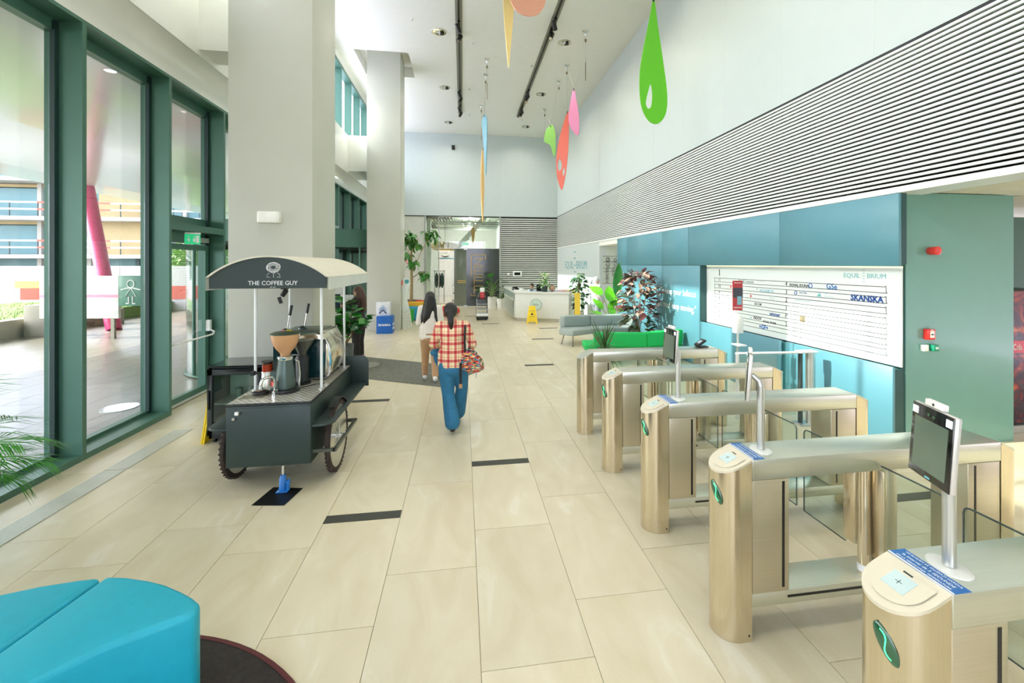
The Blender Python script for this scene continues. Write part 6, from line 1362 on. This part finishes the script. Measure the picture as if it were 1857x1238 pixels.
# rubber plant behind the cart
fp = thing('rubber_plant', 'rubber plant with big glossy green leaves in a dark pot behind the cart', 'plant', (-2.28, 9.05, .013))
pot(fp, .14, .17, .5, mat('pot_graphite', '#5b6463', .4)); lm = leafmesh(.26, .085, .12, .2, 6, 1, m=g_mid); lm2 = leafmesh(.21, .07, .12, .35, 6, 1, m=g_dark)
stems = [((0, 0, .45), (-.04, 0, 1.35)), ((.02, 0, .45), (.18, -.05, 1.25)), ((.02, .02, .5), (.45, -.05, 1.02)), ((-.02, 0, .5), (-.25, .0, 1.0)), ((.0, 0, .48), (.2, -.1, .8))]
for a, b_ in stems:
    a, b_ = Vector(a), Vector(b_); mid = a.lerp(b_, .5) + Vector((0, 0, .06)); MB().tube([a, mid, b_], [.014, .011, .006], 6).build('stem', twig, fp)
    k = int((b_ - a).length * 24)
    for i in range(k):
        t = .28 + .72 * i / max(1, k - 1); p = a.lerp(b_, t); p.z += .06 * 4 * t * (1 - t)
        place(lm if rr.random() < .6 else lm2, fp, p, rr.uniform(0, 2 * pi), rr.uniform(-.3, .7), rr.uniform(-.6, .6), rr.uniform(.75, 1.15))
rp_ = MB().lathe([(.001, 0), (.3, 0), (.3, .015), (.001, .018)], (0, 0, 0), 36, cap=False).build('round_plate', mat('plate_slate', '#8b8b7c', .5)); rp_.location = (-1.98, 9.35, .013); tag(rp_, 'flat round grey disc on the floor beside the rubber plant', 'floor plate')
pk = thing('pink_wrapping', 'crumpled pink flower wrapping at the foot of the rubber plant', 'wrapping', (-2.0, 9.25, .034)); b = MB(); b.smooth = False
for k in range(9):
    a = k * .7; b.add([(0, 0, 0), (.09 * cos(a), .09 * sin(a), .12 + .05 * (k % 3)), (.1 * cos(a + .8), .1 * sin(a + .8), .1 + .04 * (k % 2)), (.03 * cos(a + .4), .03 * sin(a + .4), .2)], [(0, 1, 3), (0, 3, 2)])
b.build('paper', mat('pink_paper', '#e06ab0', .6), pk)
# tree by the back
tr = thing('money_tree', 'tall slender indoor tree with leafy crowns in a wide brown pot', 'tree', (-2.12, 18.9, 0)); MB().lathe([(.42, 0), (.46, .58), (.43, .58), (.42, .52)], (0, 0, 0), 30).build('pot', mat('pot_wood', '#9c8468', .7, noise=.2, scale=8), tr); MB().cyl(0, 0, .5, .54, .42, 24).build('soil', soil, tr)
MB().tube([(0, 0, .5), (.02, 0, 1.4), (.0, 0, 2.2), (.03, 0, 2.9)], [.07, .06, .055, .03], 10).build('trunk', barkm, tr)
brs = [((.0, 0, 2.2), (-.3, 0, 2.95)), ((.03, 0, 2.7), (.3, 0, 3.2)), ((.02, 0, 1.7), (.4, 0, 2.6)), ((.4, 0, 2.6), (.75, 0, 3.2)), ((.03, 0, 1.5), (.5, 0, 1.75))]
for a, b_ in brs: MB().tube([a, Vector(a).lerp(Vector(b_), .5) + Vector((.03, 0, .05)), b_], [.02, .014, .008], 6).build('branch', barkm, tr)
lt = leafmesh(.33, .075, .1, .35, 4, 1, m=g_tree); lt2 = leafmesh(.3, .07, .1, .35, 4, 1, m=g_mid); n_l = 0
for (c, r_, n_) in (((-.22, 0, 3.15), .42, 80), ((.12, 0, 3.0), .34, 45), ((.78, 0, 3.3), .33, 45), ((-.15, 0, 2.45), .2, 14), ((.1, 0, 2.15), .25, 30), ((.55, 0, 1.6), .22, 26)):
    for _ in range(n_):
        v = Vector((rr.uniform(-1, 1), rr.uniform(-1, 1), rr.uniform(-.8, .9))); v = v.normalized() * rr.random() ** .5 * r_
        place(lt if rr.random() < .6 else lt2, tr, Vector(c) + v, rr.uniform(0, 2 * pi), rr.uniform(-1.1, .1), 0, rr.uniform(.7, 1.1))
# potted pair by the dark door
lb = leafmesh(.5, .13, .15, .5, 7, .9, m=g_mid); lb2 = leafmesh(.42, .12, .15, .7, 7, .9, m=g_dark); lbl = leafmesh(.4, .13, .15, .5, 7, .9, m=g_lime)
def broad(name, label, loc, n, h, spread, meshes, potr=.2, poth=.38, s=1.0, seed=1, potm=None, arms=None):
    q = random.Random(seed); t = thing(name, label, 'plant', loc); pot(t, potr * .8, potr, poth, potm or pot_w)
    for i in range(n):
        a = 2 * pi * i / n + q.uniform(-.3, .3); hh = h * q.uniform(.55, 1.0); sp = spread * q.uniform(.4, 1.0)
        if arms and i < len(arms): ex_, ey_, hh = arms[i]; e = Vector((ex_, ey_, hh)); a = atan2(ey_, ex_)
        else: e = Vector((sp * cos(a), sp * sin(a), hh))
        m0 = Vector((e.x * .35, e.y * .35, poth + (hh - poth) * .65)); MB().tube([(e.x * .05, e.y * .05, poth - .05), m0, e], [.014, .011, .007], 6).build('stem', stem_m, t)
        place(meshes[i % len(meshes)], t, e, a - pi / 2, q.uniform(-.2, .9), q.uniform(-.3, .3), s * q.uniform(.8, 1.1))
    return t
broad('potted_plant', 'large-leaved green plant in a white pot left of the smaller one at the dark door', (1.35, 20.7, 0), 11, 1.5, .6, [lb, lb2], .25, .55, 1.1, 3)
broad('potted_plant', 'smaller bushy green plant in a white pot right beside the reception desk end', (1.78, 20.3, 0), 9, 1.0, .4, [lb2], .24, .5, .65, 4)
# banana-like plant behind the sofa
bn = thing('banana_plant', 'tall plant with broad lime green paddle leaves behind the grey sofa', 'plant', (4.2, 12.1, 0)); pot(bn, .15, .19, .42, pot_w)
bL = leafmesh(1.0, .15, .3, .05, 8, .9, m=g_mid); bM = leafmesh(.5, .17, .15, .3, 8, .9, m=g_lime); bS = leafmesh(.42, .11, .15, .4, 7, .9, m=g_lime); bD = leafmesh(.5, .12, .2, .6, 7, .9, m=g_mid)
for me_, e, yaw, pit, roll, s_ in ((bL, (.13, 0, 1.15), 0, 1.45, .16, 1), (bM, (-.28, -.05, 1.2), .6, .9, -.5, .9), (bM, (-.05, 0, 1.0), 0, 1.3, .15, 1.0), (bS, (.05, 0, .85), -.4, 1.1, .1, 1.1), (bD, (.28, 0, 1.2), -1.3, .1, .3, 1.0), (bS, (-.25, 0, .78), .5, 1.2, -.4, 1.0),
                            (bS, (.2, -.05, .7), -.7, .8, .3, 1.0), (bM, (-.3, -.05, .62), .9, .5, -.2, .8), (bD, (.1, .1, .95), 2.6, .7, 0, .9), (bS, (0, -.12, .6), .1, 1.3, 0, 1.0)):
    MB().tube([(e[0] * .1, e[1] * .1, .36), (e[0] * .5, e[1] * .5, .36 + (e[2] - .36) * .6), e], [.016, .012, .008], 6).build('stem', stem_m, bn); place(me_, bn, e, yaw, pit, roll, s_)
# hanging or standing vine by the white wall
vp = thing('tall_pillar_plant', 'dark leafy climbing plant standing before the white lettered wall', 'plant', (4.22, 15.75, 0)); pot(vp, .14, .18, .35, pot_w); MB().tube([(0, 0, .3), (0, 0, 1.6)], .03, 8).build('moss_pole', mat('moss', '#5f4f38', .95), vp)
lv1 = leafmesh(.19, .065, .15, .35, 5, 1, m=g_dark); lv2 = leafmesh(.19, .065, .15, .35, 5, 1, m=leafmat('leaf_pale', '#9dc48c'))
for i in range(120):
    z = .5 + 1.25 * (i / 120); r_ = .28 * sin(pi * min(1, (z - .35) / 1.55)) ** .6; a = rr.uniform(0, 2 * pi); place(lv1 if rr.random() < .75 else lv2, vp, (r_ * rr.uniform(.3, 1) * cos(a), r_ * rr.uniform(.3, 1) * sin(a), z), a - pi / 2, rr.uniform(-.9, .6), rr.uniform(-.5, .5), rr.uniform(.8, 1.2))
# red-brown bush
cp_ = thing('croton_bush', 'large bush with red-brown and cream leaves against the blue wall', 'plant', (4.12, 9.95, 0)); pot(cp_, .16, .2, .42, pot_w)
for k in range(7): a = k * .9; MB().tube([(0, 0, .38), (.1 * cos(a), .1 * sin(a), .9), (.22 * cos(a), .2 * sin(a), 1.5)], [.012, .01, .005], 6).build('stem', twig, cp_)
cr_ = [leafmesh(.23, .06, .2, .35, 4, 1, m=g_red), leafmesh(.22, .055, .2, .3, 4, 1, m=g_red2), leafmesh(.22, .055, .2, .4, 4, 1, m=g_red3)]
for i in range(290):
    z = .5 + 1.4 * rr.random() ** .8; rad = .16 + .26 * sin(pi * min(1, max(0, (z - .3) / 1.75))) ; a = rr.uniform(0, 2 * pi); r_ = rad * rr.uniform(.45, 1.05)
    place(cr_[rr.choice((0, 0, 1, 1, 2)) if z > .95 else rr.choice((0, 2, 2))], cp_, (r_ * cos(a), r_ * sin(a), z), a - pi / 2 + rr.uniform(-.6, .6), rr.uniform(-.5, 1.0), rr.uniform(-.5, .5), rr.uniform(.7, 1.15))
# dracaena in front of green sofa
dp = thing('spiky_plant', 'spiky dracaena with drooping spider leaves standing behind the farthest turnstile', 'plant', (2.36, 7.15, 0)); MB().lathe([(.1, 0), (.12, .55), (.1, .56), (.1, .52)], (0, 0, 0), 20).build('pot', mat('pot_graphite', '#5b6463', .4), dp); MB().cyl(0, 0, .5, .53, .1, 16).build('soil', soil, dp)
ls = leafmesh(.55, .016, .3, .05, 5, 1.2, m=g_drac); lsp = leafmesh(.34, .011, .3, 1.1, 6, 1.1, m=g_drac)
for i in range(26): place(ls, dp, (rr.uniform(-.04, .04), rr.uniform(-.04, .04), .62), rr.uniform(0, 2 * pi), rr.uniform(.75, 1.5), 0, rr.uniform(.7, 1.05))
for i in range(90): place(lsp, dp, (rr.uniform(-.08, .08), rr.uniform(-.08, .08), rr.uniform(.5, .72)), rr.uniform(0, 2 * pi), rr.uniform(-.2, .9), 0, rr.uniform(.6, 1.1))
# plant on the desk
pd_ = thing('desk_plant', 'variegated potted plant with pale leaves on the reception desk', 'plant', (3.0, 16.1, 1.061)); MB().lathe([(.1, 0), (.13, .2), (.11, .2)], (0, 0, 0), 20).build('pot', mat('pot_dark', '#3a4a44', .4), pd_)
lw1 = leafmesh(.2, .045, .15, .3, 4, 1, m=leafmat('leaf_cream', '#dfe8c4')); lw2 = leafmesh(.2, .045, .15, .3, 4, 1, m=g_tree)
for i in range(70): a = rr.uniform(0, 2 * pi); r_ = rr.uniform(0, .2); place(lw1 if i % 2 else lw2, pd_, (r_ * cos(a), r_ * sin(a), rr.uniform(.2, .6)), a - pi / 2, rr.uniform(-.4, 1.2), 0, rr.uniform(.7, 1.1))
# palm at the left edge: each frond a leaf
pm = thing('areca_palm', 'green palm fronds reaching in from the left edge before the near window', 'plant', (-3.62, 3.45, 0)); MB().lathe([(.16, 0), (.2, .36), (.18, .36), (.17, .3)], (0, 0, 0), 24).build('pot', pot_w, pm); MB().cyl(0, 0, .29, .32, .17, 18).build('soil', soil, pm)
def frond(L, drp, seed, n=26):
    q = random.Random(seed); b = MB(); pts = []
    for i in range(13): t = i / 12; pts.append(Vector((0, L * t * (1 - .12 * t), L * (.55 * t - drp * t * t))))
    b.tube(pts, [.008 * (1 - .75 * i / 12) for i in range(13)], 5)
    for i in range(n):
        t = .22 + .77 * i / n; f_ = t * 12; j = min(11, int(f_)); p = pts[j].lerp(pts[j + 1], f_ - j); d = (pts[j + 1] - pts[j]).normalized()
        ll = L * .40 * sin(pi * (.18 + .8 * (t - .22) / .78)) ** .7 + .04
        for s_ in (-1, 1):
            ax = (d * .75 + Vector((s_, 0, 0)) * .7 + Vector((0, 0, q.uniform(-.1, .15)))).normalized(); w = d.cross(ax).cross(ax).normalized() * .006
            m1 = p + ax * ll * .5 + Vector((0, 0, -.01)); e = p + ax * ll + Vector((0, 0, -ll * q.uniform(.2, .45)))
            b.add([p, m1 + w, e, m1 - w], [(0, 1, 2, 3)])
    return b
for k, (yaw, pit, L, dr_, z0) in enumerate(((-5, .1, .95, .5, .55), (-32, .15, .95, .75, .5), (18, .35, 1.15, .45, .6), (-60, .1, .9, .7, .45), (-15, -.25, .8, .6, .42), (40, .1, .8, .6, .5), (-85, .3, .9, .6, .5), (-118, .2, .9, .6, .5), (90, .4, .9, .5, .5), (150, .3, .8, .5, .5), (-48, -.2, .75, .7, .45), (4, -.05, 1.0, .8, .5))):
    o = frond(L * .86, dr_ * .85, k).build('leaf', g_palm, pm); o.location = (0, 0, z0 + .12); o.rotation_euler = (pit, 0, R(yaw)); MB().tube([(0, 0, .3), (0, 0, z0 + .12)], .008, 5).build('cane', stem_m, pm)
